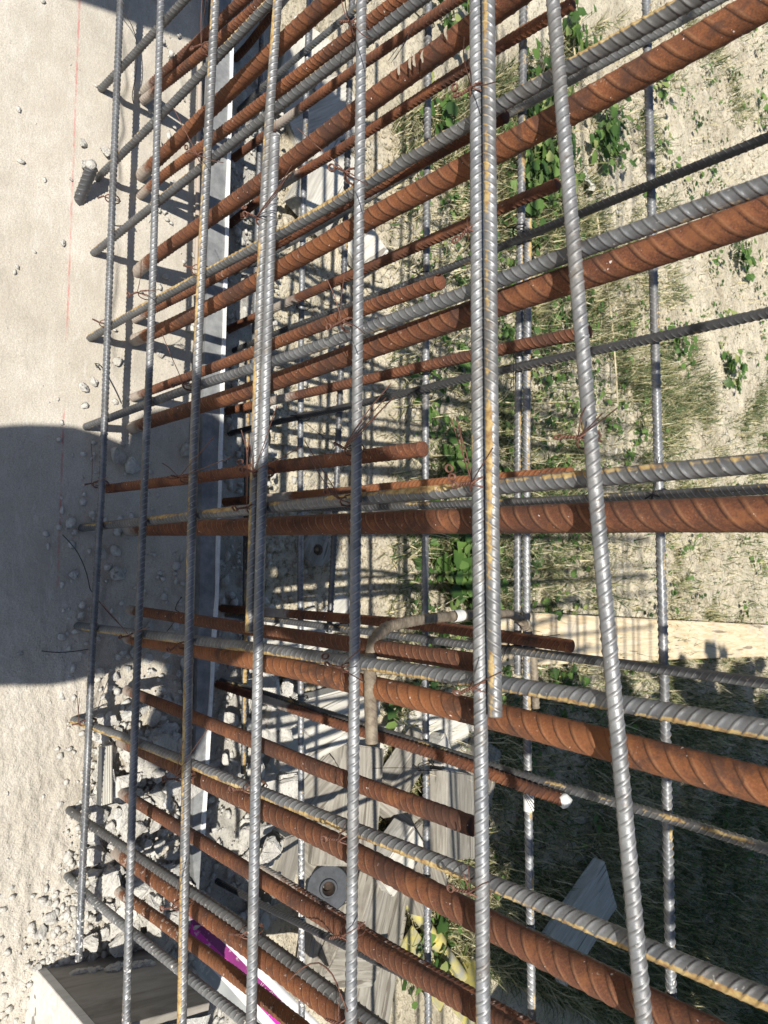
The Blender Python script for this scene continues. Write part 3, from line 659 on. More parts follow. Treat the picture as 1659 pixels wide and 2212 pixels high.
OT = [(921, 48, 'black wire tie with fanned tails on the outer mat at the top centre', [(836, 135), (842, 140), (850, 132), (846, 122)]),
      (655, 660, 'black wire tie on the outer mat, left centre, with a bent stub', [(680, 665), (620, 665)]),
      (919, 598, 'thin black wire tie on the outer mat above the rounded rusty end', [(915, 640)]),
      (918, 798, 'ringed black wire tie on the outer mat below the slim rusty bar', []),
      (914, 846, 'black wire tie with dangling tails on the dark outer upright', [(872, 912), (885, 905)]),
      (1125, 500, 'black wire coil on the doubled outer bar in the weeds', []),
      (1127, 762, 'black wire tie on the doubled outer bar at the slim rusty end', [(1113, 830), (1108, 850)]),
      (1424, 1070, 'black wires looped on the rightmost outer bar', [(1418, 990), (1424, 985), (1431, 1000)]),
      (1115, 1385, 'thick black wire tangle on the outer pair below the bent spacer', [(1215, 1370), (1065, 1450), (1075, 1455)]),
      (1140, 1694, 'wire tie with frayed tails under the white dipped rusty tip', [(1200, 1775), (1165, 1765), (1175, 1760), (1158, 1770)]),
      (740, 1352, 'large open black wire loop round two outer bars', []),
      (650, 1510, 'black wire tie on the left outer bar above the boards', [(620, 1545)]),
      (920, 1655, 'black wire tie on the central outer bar', [(800, 1660)]),
      (655, 900, 'black wire tie on the left outer bar with one long curved wire', [(720, 960)])]
for px, py, lab, tails in OT: tie(px, py, .870, lab, 0 if 'ring' not in lab else 1, tails, True, .0007, rad=.016)
# loose wires lying about
def wire(pts, label, mat=M_BLACKWIRE, r=.00075):
    V, F = tube(curve(pts, 60), r); o = link('loose_wire', fastmesh('wire', V, F), mat, smooth=True)
    return tag(o, label, 'wire', 'loose wires')
zs = SLAB + .004
wire([onZ(x, y, zs + h) for x, y, h in ((135, 1155, 0), (165, 1180, .01), (183, 1225, .012), (196, 1262, .008), (190, 1275, .004), (200, 1270, .004), (205, 1300, .002), (300, 1392, .03))], 'kinked black wire lying on the shaded slab by the chalk line end')
wire([onZ(x, y, zs + h) for x, y, h in ((90, 1406, 0), (120, 1412, .004), (160, 1408, .004), (205, 1400, .002))], 'thin dark wire lying level on the shaded slab')
wire([onZ(x, y, zs + h) for x, y, h in ((255, 15, .01), (280, 45, .02), (300, 70, .02), (300, 170, .03), (276, 220, .01), (290, 228, .002))], 'hooked black wire near the top of the slab')
wire([onZ(x, y, zs + h) for x, y, h in ((205, 785, 0), (218, 795, .01), (208, 800, .012), (203, 782, .01), (212, 778, .004), (232, 810, .004), (258, 860, .002), (262, 872, 0))], 'curly wire scrap on the slab by the white chips')
wire([onZ(x, y, zs + h) for x, y, h in ((390, 1290, 0), (400, 1285, .01), (380, 1300, .02), (370, 1330, .01), (395, 1310, .02), (385, 1335, .003), (360, 1365, 0))], 'tangle of black wire beside the strip in the shade')
wire([onY(x, y, .44) for x, y in ((622, 2120), (655, 2085), (690, 2068), (722, 2100), (735, 2150), (752, 2190))], 'fine arching wire over the bottom centre bars', M_WIRE)
wire([onZ(x, y, -1.40) for x, y in ((720, 1460), (740, 1462), (800, 1458), (860, 1456))], 'long straight wire among the rubble boards')

# ------------------------------------------------------------------ rubble and stones
def chunk_mesh(seed, flat=.6, n=16):
    r = np.random.default_rng(seed); bm = bmesh.new()
    p = r.normal(0, 1, (n, 3)); p /= np.linalg.norm(p, axis=1)[:, None]; p *= r.uniform(.75, 1.05, (n, 1)); p[:, 2] *= flat; p[:, 0] *= r.uniform(.9, 1.5)
    vs = [bm.verts.new(q) for q in p]
    g = bmesh.ops.convex_hull(bm, input=vs)
    bmesh.ops.delete(bm, geom=[v for v in bm.verts if not v.link_faces], context='VERTS')
    bmesh.ops.bevel(bm, geom=bm.edges[:], offset=.035, segments=1, affect='EDGES')
    bmesh.ops.triangulate(bm, faces=bm.faces[:])
    bmesh.ops.subdivide_edges(bm, edges=bm.edges[:], cuts=1)
    for v in bm.verts: v.co += Vector(r.normal(0, .03, 3))
    return from_bm('chunk', bm)
CH = [chunk_mesh(100 + k, f) for k, f in enumerate([.55, .7, .45, .8, .6, .5, .75, .65, .4, .7, .9, .5])]
for m_ in CH: m_.materials.append(M_BROKEN)
ST = [chunk_mesh(200 + k, f, 26) for k, f in enumerate([.6, .7, .5])]
for m_ in ST: m_.materials.append(M_STONE); m_.polygons.foreach_set('use_smooth', np.ones(len(m_.polygons), bool))
def chunk(name, c, s, label, cat, group, meshes=CH, sink=.25):
    o = bpy.data.objects.new(name, meshes[random.randrange(len(meshes))]); C.objects.link(o)
    o.scale = (s * random.uniform(.8, 1.25), s * random.uniform(.8, 1.25), s * random.uniform(.7, 1.1))
    o.rotation_euler = (random.uniform(-.35, .35), random.uniform(-.35, .35), random.uniform(0, 6.28))
    o.location = (c[0], c[1], c[2] + s * .55 * (1 - sink)); return tag(o, label, cat, group)
def z2(x, y, s, label, cat='stone', name='stone', meshes=ST, group='loose stones on the slab'): chunk(name, onZ(x, y, SLAB), s, label, cat, group, meshes, .05)
z2(150, 1130, .0115, 'largest pale stone by the foot of the chalk line')
z2(160, 1150, .006, 'small grey stone touching the largest pale one')
z2(228, 330, .010, 'white chip beside the leftmost bar near the top')
z2(178, 312, .008, 'white flake at the chipped hole on the chalk line')
z2(180, 358, .008, 'cement crumb at the tip of the rebar stub')
z2(152, 388, .004, 'tiny white stone on the chalk line')
z2(135, 525, .005, 'lone pebble left of the chalk line near the upper slab')
z2(178, 838, .010, 'flat pale chip at mid slab beside the leftmost bar')
z2(200, 825, .008, 'white broken chip by the curly wire')
z2(252, 782, .009, 'white chip between the two leftmost bars')
z2(250, 1240, .013, 'green tinged flake of stone in the shade between the bars')
z2(215, 1195, .010, 'pale flake leaning at the leftmost bar in the shade')
z2(248, 1190, .009, 'pale cube like stone in the shade')
z2(158, 1242, .007, 'grey stone below the dark wire in the shade')
z2(175, 1330, .007, 'round pale stone left of the leftmost bar in the shade')
z2(42, 1412, .0055, 'single stone far left on the shaded slab')
z2(322, 1355, .010, 'pale flat stone between the second and third bars in the shade')
z2(378, 1350, .009, 'white triangular chip beside the third bar in the shade')
z2(395, 970, .016, 'white crumbled patch of cement right beside the third bar', 'concrete chunk', 'concrete_chunk', CH, 'broken concrete chunks on the slab')
z2(250, 985, .020, 'white cement lump by the leftmost bar at the shadow edge', 'concrete chunk', 'concrete_chunk', CH, 'broken concrete chunks on the slab')
z2(278, 1005, .022, 'wide white cement lump right of the leftmost bar', 'concrete chunk', 'concrete_chunk', CH, 'broken concrete chunks on the slab')
z2(345, 763, .008, 'small white chip near the rusty bar foot at mid slab')
GC = 'broken concrete chunks heaped at the slab corner'
def scatter(n, box, smin, smax, zf, label, group, poly=None):
    k = 0; tries = 0
    while k < n and tries < 4000:
        tries += 1; px, py = random.uniform(box[0], box[2]), random.uniform(box[1], box[3])
        if poly and not poly(px, py): continue
        z = zf if isinstance(zf, float) else zf(px, py)
        s = smin + (smax - smin) * random.random() ** 1.8
        c = onZ(px, py, z); chunk('concrete_chunk', c, s, label, 'concrete chunk', group); k += 1
scatter(85, (195, 1575, 410, 1800), .009, .030, lambda x, y: SLAB + random.uniform(-.008, .014), 'white broken concrete chunk heaped between the left bars and the strip', GC, lambda x, y: y > 1560)
scatter(95, (190, 1790, 400, 2040), .009, .030, lambda x, y: SLAB + random.uniform(-.006, .014), 'white broken concrete chunk heaped above the plywood box', GC, lambda x, y: y < 2060 - (x - 170) * .15)
scatter(44, (215, 1395, 415, 1580), .006, .019, lambda x, y: SLAB + random.uniform(-.004, .004), 'grey concrete chunk in the shade between the left bars', GC)
scatter(50, (482, 1480, 620, 1800), .014, .042, lambda x, y: LEDGE + random.uniform(0, .03), 'white rubble chunk on the footing ledge beyond the strip', 'rubble on the footing ledge')
scatter(24, (490, 1800, 600, 2050), .014, .035, lambda x, y: LEDGE + random.uniform(-.01, .02), 'grey rubble chunk low on the ledge at the bottom', 'rubble on the footing ledge')
scatter(5, (500, 620, 640, 1050), .008, .022, lambda x, y: LEDGE + .004, 'pale concrete crumb on the upper footing ledge', 'rubble on the footing ledge')
scatter(22, (60, 1930, 190, 2200), .004, .013, SLAB, 'small concrete chunk at the lower left edge of the slab', GC)
# gravel and dust: uncountable
def gravel(name, n, fpos, smin, smax, mat, label):
    b = bmesh.new(); bmesh.ops.create_icosphere(b, subdivisions=1, radius=1)
    bv = np.array([v.co[:] for v in b.verts]); bf = np.array([[v.index for v in f.verts] for f in b.faces]); b.free()
    pos = fpos(n); n = len(pos); s = smin + (smax - smin) * rng.random(n) ** 3.6
    V = bv[None] * (1 + .28 * rng.normal(0, 1, (n, len(bv), 1))) * s[:, None, None] * rng.uniform(.6, 1.3, (n, 1, 3)) * np.array([1, 1, .65])
    V = V + pos[:, None, :] + np.array([0, 0, .3]) * s[:, None, None]
    F = bf[None] + (np.arange(n) * len(bv))[:, None, None]
    o = link(name, fastmesh(name, V.reshape(-1, 3), F.reshape(-1, 3)), mat); return tag(o, label, None, None, 'stuff')
def gp(n):
    out = []
    while len(out) < n:
        x, y = random.uniform(-20, 420), random.uniform(-20, 2230)
        dens = .004 + .03 * (x > 90) * (y > 700) + .05 * (y > 1080) * (x > 130) + .75 * (y > 1560) * min(1, max(0, (x - 195 + (y - 1560) * .28) / 60)) + .10 * (y > 1900) + .06 * (x > 300)
        if random.random() < dens: out.append(onZ(x, y, SLAB))
    return np.array(out)
gravel('gravel', 5200, gp, .0007, .0075, M_STONE, 'cement grit and small chips strewn over the slab')
def gl(n):
    return np.stack([rng.uniform(-1.0, 1.2, n), rng.uniform(.72, 1.0, n), np.full(n, LEDGE + .004)], -1)[:]
gravel('ledge_grit', 2600, gl, .002, .012, M_BROKEN, 'white grit lying on the footing ledge')
def gg(n):
    y = 1.0 + 5.5 * rng.random(n) ** 1.2; return np.stack([-.6 * y - .1 + rng.random(n) * (1.42 * y + .3), y, np.full(n, GRD)], -1)
def gg2(n):
    p = gg(n); p[:, 2] = ground_z(p[:, 0], p[:, 1]); return p
gravel('soil_clods', 26000, gg2, .003, .016, M_SOIL, 'dry crumbs and clods lying on the soil')

gravel('soil_pebbles', 5000, gg2, .002, .013, M_STONE, 'pale pebbles strewn over the soil')
# ------------------------------------------------------------------ timber
def block(name, c, size, rz, tilt, mat, label, cat, group, bev=.004, seed=0):
    bm = box_bm(-size[0] / 2, size[0] / 2, -size[1] / 2, size[1] / 2, -size[2] / 2, size[2] / 2, bev, 2)
    r = np.random.default_rng(seed)
    bmesh.ops.subdivide_edges(bm, edges=[e for e in bm.edges if e.calc_length() > .05], cuts=3)
    for v in bm.verts: v.co += Vector(r.normal(0, .0009, 3))
    o = link(name, from_bm(name, bm), mat); o.location = c; o.rotation_euler = (tilt[0], tilt[1], rz); return tag(o, label, cat, group)
PG = 'pine planks lying on the grass'
def plank(p0, p1, wid, thick, label, z, seed):
    a, b = onZ(*p0, z), onZ(*p1, z); d = b - a; L = np.linalg.norm(d) ; c = (a + b) / 2
    return block('pine_plank', (c[0], c[1], z - thick / 2 + .001), (L, wid, thick), math.atan2(d[1], d[0]), (0, 0), M_PLANK, label, 'plank', PG, .004, seed)
plank((1075, 1380), (1850, 1385), .185, .045, 'single pale pine plank lying level on the grass at the right', GRD + .062, 1)
OG = 'weathered timber offcuts on the ground'
BL = [((680, 1541), (.42, .11, .045), 1.45, 1, 0, 'cement washed board in the sun above the offcut pile'),
      ((665, 1592), (.40, .12, .045), 1.30, 1, .02, 'second sunlit board just below the first'),
      ((712, 1636), (.34, .10, .045), 1.42, 1, 0, 'third sunlit board with split edge over the pile'),
      ((905, 1580), (.34, .15, .045), 1.3, 1, 0, 'pale board behind the bent spacer end'),
      ((1005, 1600), (.30, .14, .03), 1.2, 1, .01, 'pale sheet of timber left of the outer pair'),
      ((605, 1655), (.20, .15, .05), .6, 1, .02, 'short pale block beside the ledge rubble'),
      ((878, 1650), (.17, .10, .06), .75, 0, .05, 'tilted square block leaning over a dark gap'),
      ((975, 1760), (.24, .24, .08), .25, 0, .06, 'big square grey offcut right of the pile'),
      ((870, 1752), (.46, .09, .05), -.85, 0, .02, 'long diagonal board across the middle of the pile'),
      ((745, 1735), (.30, .19, .06), .25, 0, .03, 'broad grey offcut in the middle of the pile'),
      ((640, 1745), (.30, .10, .05), 1.05, 0, .04, 'narrow offcut pointing along the ledge, half under its neighbour'),
      ((905, 1868), (.24, .13, .06), -.35, 0, .05, 'thick offcut between the diagonal board and the grey pair'),
      ((1030, 1690), (.26, .17, .05), .5, 0, .03, 'broad offcut just right of the thick grey pair in the shade edge'),
      ((758, 2075), (.22, .12, .05), 1.95, 0, .06, 'short offcut lying crosswise above the long split board'),
      ((850, 1850), (.16, .10, .08), .9, 1, .07, 'small pale cube of timber on top of the pile'),
      ((960, 1660), (.22, .07, .05), -.5, 1, .05, 'pale batten leaning on the big square offcut'),
      ((600, 1862), (.17, .08, .07), .12, 0, .05, 'upright block with a yellowish edge left of the steel disc'),
      ((672, 1850), (.25, .10, .05), -.75, 0, .01, 'leaning board just above the steel disc'),
      ((815, 1978), (.24, .23, .05), .30, 0, .03, 'square light grey board right of the steel disc'),
      ((690, 2045), (.22, .13, .045), .15, 0, .02, 'cracked board below the steel disc'),
      ((800, 2150), (.42, .15, .045), .45, 0, .02, 'long split board at the bottom of the pile'),
      ((1255, 1985), (.40, .22, .05), 1.15, 1, .05, 'large pale board lying alone on the shaded grass'),
      ((690, 250), (.26, .16, .05), .9, 1, 0, 'pale plank end beyond the rusty bars at the upper left'),
      ((700, 395), (.30, .14, .05), .5, 1, .01, 'grey white board under the smooth rusty bar'),
      ((655, 130), (.22, .12, .05), .3, 1, 0, 'pale offcut at the top between the outer bars'),
      ((785, 540), (.12, .10, .04), .8, 1, .02, 'small pale scrap at the edge of the grass'),
      ((615, 1395), (.24, .12, .03), 1.2, 1, .02, 'white board just below the head shaped shadow'),
      ((700, 1350), (.26, .07, .02), 1.0, 1, .0, 'thin white board in the shadow under the dark outer upright')]
for k, ((px, py), sz, rz, pale, lift, lab) in enumerate(BL):
    z = GRD + sz[2] / 2 + lift; c = onZ(px, py, z)
    if c[1] < 1.02 + max(sz[0], sz[1]) * .2: c[1] = max(c[1], 1.10)
    tl_ = .05 if px > 1200 or px < 560 else 1.0
    block('timber_offcut', c, sz, rz, (tl_ * random.uniform(-.26, .26), tl_ * random.uniform(-.22, .22)), M_PALEWOOD if pale else M_OFFCUT, lab, 'timber', OG, .004, 50 + k)
# wooden stake with grooves among the rubble
def stake():
    a, b = onZ(228, 1612, SLAB + .03), onZ(224, 1735, SLAB + .03); d = b - a; L = np.linalg.norm(d)
    bm = bmesh.new(); n = 60
    prof = [(-.010 + .02 * k / n, .006 + (.0016 if (k // 6) % 2 else 0)) for k in range(n + 1)]
    rows = [[bm.verts.new((s * L / 2, y, z)) for y, z in prof] + [bm.verts.new((s * L / 2, .01, -.006)), bm.verts.new((s * L / 2, -.01, -.006))] for s in (-1, 1)]
    m = len(rows[0])
    for k in range(m): bm.faces.new((rows[0][k], rows[0][(k + 1) % m], rows[1][(k + 1) % m], rows[1][k]))
    bm.faces.new(rows[0][::-1]); bm.faces.new(rows[1])
    o = link('grooved_lath', from_bm('lath', bm), M_PALEWOOD); o.location = (a + b) / 2; o.rotation_euler = (.15, -.08, math.atan2(d[1], d[0])); tag(o, 'grooved whitish lath sticking out of the rubble beside the leftmost bar', 'lath')
stake()
# plywood box at the lower left corner, its near face in its own shade
def plybox():
    a, b = onZ(100, 2090, SLAB), onZ(392, 2036, SLAB); d = b - a; L = .17 - .25; ang = math.atan2(d[1], d[0])
    root = bpy.data.objects.new('plywood_box', None); C.objects.link(root); root.location = a; root.rotation_euler = (0, 0, ang)
    tag(root, 'brown plywood shutter box with cement crust on top at the lower left corner', 'formwork box')
    h = .21
    link('near_panel', from_bm('p', box_bm(0, L + .25, 0, .018, -.005, h, .001)), M_PLY, root)
    link('end_panel', from_bm('p', box_bm(-.016, -.0005, -.001, .55, -.005, h + .002, .001)), wood('pale_end_board', (.48, .46, .42), (.56, .54, .50), (.64, .62, .58), 16, .8), root)  # end board coloured paler than the near panel
    V, F = grid(0, L + .25, .012, .55, 90, 90, lambda X, Y: h + .010 + .012 * vnoise(X * 45, Y * 45, 31) + .008 * vnoise(X * 120, Y * 120, 32))
    link('cement_fill', fastmesh('fill', V, F), M_BROKEN, root, True)
    # crumbs clinging half way down the panel
    r = np.random.default_rng(5); bm = bmesh.new()
    for k in range(70):
        t = r.random(); x = .03 + t * .13; z = .035 + t * .022 + r.normal(0, .004)
        m = bmesh.ops.create_icosphere(bm, subdivisions=1, radius=r.uniform(.003, .008))
        for v in m['verts']: v.co = Vector((x + v.co.x * 1.3, -.001 + v.co.y * .7, z + v.co.z)) + Vector(r.normal(0, .001, 3))
    link('cement_splash', from_bm('splash', bm), M_BROKEN, root)
plybox()

# printed insulation board showing magenta, white and grey
def printed():
    n = N('printed_foil_board'); u = n.n('UVMap').outputs[0]; x, y, z = n.sep(u); p = n.pos()
    col = n.ramp(y, [(0.0, (.30, .31, .31)), (.28, (.30, .31, .31)), (.285, (.70, .68, .66)), (.44, (.70, .68, .66)), (.445, (.62, .03, .36)), (.62, (.62, .03, .36)), (.625, (.21, .03, .15)), (.80, (.21, .03, .15)), (.805, (.66, .65, .64))])
    for e in n.t.nodes:
        if e.bl_idname == 'ShaderNodeValToRGB': e.color_ramp.interpolation = 'CONSTANT'
    d = n.ss(n.noise(p, 45, 5, .7), .56, .62); col = n.mix(n.math('MULTIPLY', d, .75), col, (.55, .53, .50))
    mat = n.set(Base_Color=col, Roughness=.45)
    root = bpy.data.objects.new('printed_board', None); C.objects.link(root)
    tl, tr = onZ(412, 1938, SLAB + .01), onZ(725, 2245, SLAB - .02); bl, br = onZ(412, 2085, SLAB - .005), onZ(560, 2265, SLAB - .02)
    root.location = tl; tag(root, 'foil faced board printed magenta and white, under the thick rusty bar at the bottom', 'insulation board')
    nx, ny = 40, 12; V = []; UV = []
    for j in range(ny + 1):
        for i in range(nx + 1):
            s, t = i / nx, j / ny; q = (1 - t) * ((1 - s) * bl + s * br) + t * ((1 - s) * tl + s * tr)
            V.append(q - tl + np.array([0, 0, .003 * math.sin(s * 19 + t * 4)])); UV.append((s, t))
    low = [v + np.array([0, 0, -.02]) for v in V]
    N1 = len(V); ids = np.arange(N1).reshape(ny + 1, nx + 1)
    Ft = np.stack([ids[:-1, :-1], ids[:-1, 1:], ids[1:, 1:], ids[1:, :-1]], -1).reshape(-1, 4)
    ring = list(ids[0]) + list(ids[1:, -1]) + list(ids[-1, -2::-1]) + list(ids[-2:0:-1, 0])
    Fs = [(ring[k], ring[k] + N1, ring[(k + 1) % len(ring)] + N1, ring[(k + 1) % len(ring)]) for k in range(len(ring))]
    me = fastmesh('board', np.array(V + low), np.vstack([Ft, Ft[:, ::-1] + N1, np.array(Fs)]))
    uv = me.uv_layers.new(name='UVMap'); li = np.zeros(len(me.loops), np.int32); me.loops.foreach_get('vertex_index', li)
    U2 = np.array(UV + UV, np.float32); uv.data.foreach_set('uv', U2[li].ravel())
    link('printed_face', me, mat, root, True)
    # thin white line lettering, W W
    def pt(s, t): return (1 - t) * ((1 - s) * bl + s * br) + t * ((1 - s) * tl + s * tr) - tl + np.array([0, 0, .0045 + .003 * math.sin(s * 19 + t * 4)])
    for s0 in (.50, .64, .78):                             # thin white double line lettering, one W each
        w = [(0, .79), (.022, .635), (.034, .74), (.046, .635), (.068, .79), (.080, .79), (.062, .655), (.046, .655), (.034, .76), (.022, .655), (.012, .79)]
        Vv, Ff = tube([pt(s0 + a_, b_) for a_, b_ in w], .0004, 4); link('letter', fastmesh('letter', Vv, Ff), M_STRIPEDGE, root)
printed()

# ------------------------------------------------------------------ metal odds and ends on the ground
def lathe(prof, seg=40):
    bm = bmesh.new(); rows = [[bm.verts.new((r * math.cos(k / seg * 6.28318), r * math.sin(k / seg * 6.28318), z)) for k in range(seg)] for r, z in prof]
    for a, b in zip(rows[:-1], rows[1:]):
        for k in range(seg): bm.faces.new((a[k], a[(k + 1) % seg], b[(k + 1) % seg], b[k]))
    return bm
def disc():
    root = bpy.data.objects.new('steel_disc', None); C.objects.link(root); c = onZ(708, 1917, GRD + .09); root.location = c; root.rotation_euler = (.55, .1, .2)
    tag(root, 'round shade-darkened steel disc with a socket hole lying on the timber pile', 'steel disc')
    link('disc_plate', from_bm('d', lathe([(.0, -.014), (.052, -.014), (.057, -.010), (.057, .006), (.054, .010), (.024, .0105), (.022, .016), (.017, .016), (.0165, .004)])), M_DISC, root, False)
    link('socket', from_bm('d', lathe([(.0165, .012), (.014, .009), (.012, -.012), (.0, -.0125)])), M_HOLE, root, True)
disc()
def prop_():
    root = bpy.data.objects.new('steel_prop', None); C.objects.link(root); a = onZ(880, 1945, GRD + .05); b = onZ(1000, 2110, GRD + .05); d = b - a
    root.location = a; root.rotation_euler = (0, 0, math.atan2(d[1], d[0])); L = float(np.linalg.norm(d)); tag(root, 'worn grey and yellow steel prop with plates lying in the weeds at the bottom', 'prop')
    def cyl(name, x0, x1, r, y, z, mat):
        prof = [(0, x0), (r * .9, x0), (r, x0 + .003), (r, x1 - .003), (r * .9, x1), (0, x1)]
        bm = lathe(prof, 24)
        for v in bm.verts: v.co = Vector((v.co.z, v.co.y + y, v.co.x + z))
        bmesh.ops.recalc_face_normals(bm, faces=bm.faces[:]); link(name, from_bm(name, bm), mat, root, True)
    cyl('outer_tube', 0, L, .018, 0, 0, M_LICHEN); cyl('inner_tube', -.12, .01, .013, 0, 0, M_STRIP); cyl('collar', L * .45, L * .55, .027, 0, 0, M_LICHEN)
    link('side_plate', from_bm('p', box_bm(L * .2, L * .95, .03, .12, -.01, .0, .002)), M_LICHEN, root)
    link('end_plate', from_bm('p', box_bm(L, L + .012, -.06, .06, -.05, .06, .002)), M_LICHEN, root)
    link('lower_plate', from_bm('p', box_bm(L * .9, L * 1.7, .0, .075, -.045, -.035, .002)), M_LICHEN, root)
prop_()
def clamp():
    root = bpy.data.objects.new('formwork_clamp', None); C.objects.link(root); c = onZ(590, 1185, GRD + .02); c[1] = 1.22; root.location = c; root.rotation_euler = (.1, 0, .4)
    tag(root, 'dark steel clamp plate with a round hole in the shadow behind the fourth pair', 'clamp')
    link('clamp_plate', from_bm('p', lathe([(.016, .012), (.045, .010), (.050, .004), (.050, -.01), (.016, -.012), (.016, .012)], 8)), M_OFFCUT, root)
    link('clamp_arm', from_bm('p', box_bm(.03, .17, -.02, .02, -.01, .012, .003)), M_OFFCUT, root)
clamp()

# ------------------------------------------------------------------ weeds and grass
LEAF = np.array([(0, 0), (.20, .06), (.46, .18), (.42, .36), (.52, .60), (.34, .68), (.16, .90), (0, 1.0), (-.16, .90), (-.34, .68), (-.52, .60), (-.42, .36), (-.46, .18), (-.20, .06)])
def leaf_arr(c, size, az, tilt, roll, fold, r):
    n = len(LEAF); x = LEAF[:, 0] * size; y = LEAF[:, 1] * size
    z = np.abs(x) * fold - (LEAF[:, 1] ** 2) * size * r.uniform(.1, .45)
    P = np.stack([x, y, z], -1); P = np.vstack([P, [[0, size * .45, -.02 * size]]])
    ca, sa = math.cos(roll), math.sin(roll); P = P @ np.array([[ca, 0, -sa], [0, 1, 0], [sa, 0, ca]])
    ca, sa = math.cos(tilt), math.sin(tilt); P = P @ np.array([[1, 0, 0], [0, ca, sa], [0, -sa, ca]])
    ca, sa = math.cos(az), math.sin(az); P = P @ np.array([[ca, sa, 0], [-sa, ca, 0], [0, 0, 1]])
    F = np.array([(n, k, (k + 1) % n) for k in range(n)]); return P + c, F
def weed(px, py, n, spread, size, label, z=GRD, height=.10, elong=1.0):
    r = np.random.default_rng(int(px * 7 + py)); c0 = onZ(px, py, z); parts = []; rnd = []
    for k in range(n):
        a = r.uniform(0, 6.28); d = spread * 1.3 * r.random() ** .7; h = height * r.uniform(.25, 1)
        c = np.array([d * math.cos(a) * elong, d * math.sin(a), h]); s = size * r.uniform(.3, 1.1)
        V, F = leaf_arr(c, s, r.uniform(0, 6.28), r.uniform(-.3, .6), r.uniform(-.5, .5), r.uniform(-.1, .35), r); parts.append((V, F)); rnd.append(np.full(len(V), np.clip(r.normal(.48, .28), 0, 1)))
        V, F = tube(curve([np.array([c[0] * .3, c[1] * .3, -.01]), np.array([c[0] * .7, c[1] * .7, h * .6]), c], 8), .0012, 3)
        F = np.vstack([F[:, [0, 1, 2]], F[:, [0, 2, 3]]]); parts.append((V, F)); rnd.append(np.full(len(V), .6))
    V, F = merge(parts); me = fastmesh('weed', V, F); attr(me, 'rnd', np.concatenate(rnd))
    o = link('leafy_weed', me, M_LEAF); o.location = c0; return tag(o, label, 'weed', 'broad leaved weeds on the ground')
WD = [(1150, 330, 70, .17, .062, 'largest patch of broad leaved weeds around the outer pair at the upper right'),
      (1225, 75, 20, .10, .060, 'bright green weed near the top edge beside the slanting bar'),
      (1165, 200, 34, .12, .058, 'weed patch just right of the grey pair near the top'),
      (1290, 290, 40, .15, .055, 'weed patch under the thick rusty bar right of the slanting bar'),
      (1115, 410, 36, .12, .058, 'weed patch between the grey pair and the doubled outer bar'),
      (985, 1225, 44, .11, .062, 'broad leaved weed below the widest rusty bar at centre'),
      (1000, 1290, 26, .10, .055, 'low weed above the bent spacer'),
      (1565, 810, 16, .10, .060, 'single bright weed near the right edge at mid height'),
      (1590, 545, 26, .14, .055, 'weed under the right rusty bar near the right edge'),
      (1205, 1480, 10, .06, .050, 'small weed just below the pine planks'),
      (970, 985, 12, .06, .045, 'small weed right of the loose rusty bar end'),
      (1450, 745, 18, .12, .05, 'small weed patch beside the rightmost outer bar'),
      (935, 255, 14, .09, .05, 'weed left of the grey pair in the upper middle'),
      (960, 40, 14, .09, .05, 'weed at the top edge left of the grey pair'),
      (825, 1525, 6, .05, .045, 'tiny weed between the sunlit boards'),
      (1420, 180, 14, .12, .045, 'sparse weed behind the rightmost outer bar at the top'),
      (920, 2040, 16, .10, .055, 'dark weed in the shade beside the steel prop'),
      (870, 2075, 12, .08, .05, 'dark weed left of the steel prop'),
      (1640, 250, 12, .12, .05, 'weed cut off by the right edge near the top')]
for px, py, n, sp, sz, lab in WD: weed(px, py, int(n * 2.2), sp, sz, lab)

def grass(name, n, label, lenr, wid, seed, dry, dens):
    r = np.random.default_rng(seed)
    Y = 1.5 + 5.2 * r.random(n * 3) ** 1.35; X = -.60 * Y - .15 + r.random(n * 3) * (1.42 * Y + .35)
    d = dens(X, Y); keep = r.random(n * 3) < d; X, Y, d = X[keep][:n], Y[keep][:n], d[keep][:n]; m = len(X)
    Z = ground_z(X, Y) - .002
    L = r.uniform(*lenr, m); a = r.uniform(0, 6.283, m); lay = r.uniform(.25, 1.35, m)
    dirx, diry = np.cos(a), np.sin(a); w = wid * r.uniform(.6, 1.4, m)
    base = np.stack([X, Y, Z], -1); ho = np.stack([dirx, diry, 0 * a], -1); sd_ = np.stack([-diry, dirx, 0 * a], -1) * w[:, None] / 2
    up = np.array([0, 0, 1.])
    def at_(t, bend): return base + ho * (L * np.sin(lay * bend) * t)[:, None] + up * (L * np.cos(lay * bend) * t)[:, None]
    p1 = at_(.5, .75); p2 = at_(1.0, 1.05)
    V = np.stack([base - sd_, base + sd_, p1 + sd_ * .8, p1 - sd_ * .8, p2 + sd_ * .12, p2 - sd_ * .12], 1).reshape(-1, 3)
    k = (np.arange(m) * 6)[:, None]; F = np.concatenate([k + np.array([[0, 1, 2, 3]]), k + np.array([[3, 2, 4, 5]])], 0)
    me = fastmesh(name, V, F)
    patch = .5 + .5 * vnoise(X * 3, Y * 3, 77)
    col = np.clip(r.normal(.46, .33, m) * .8 + (patch - .5) * .4 + dry, 0, 1); attr(me, 'rnd', np.repeat(col, 6))
    o = link(name, me, M_GRASS); return tag(o, label, None, None, 'stuff')
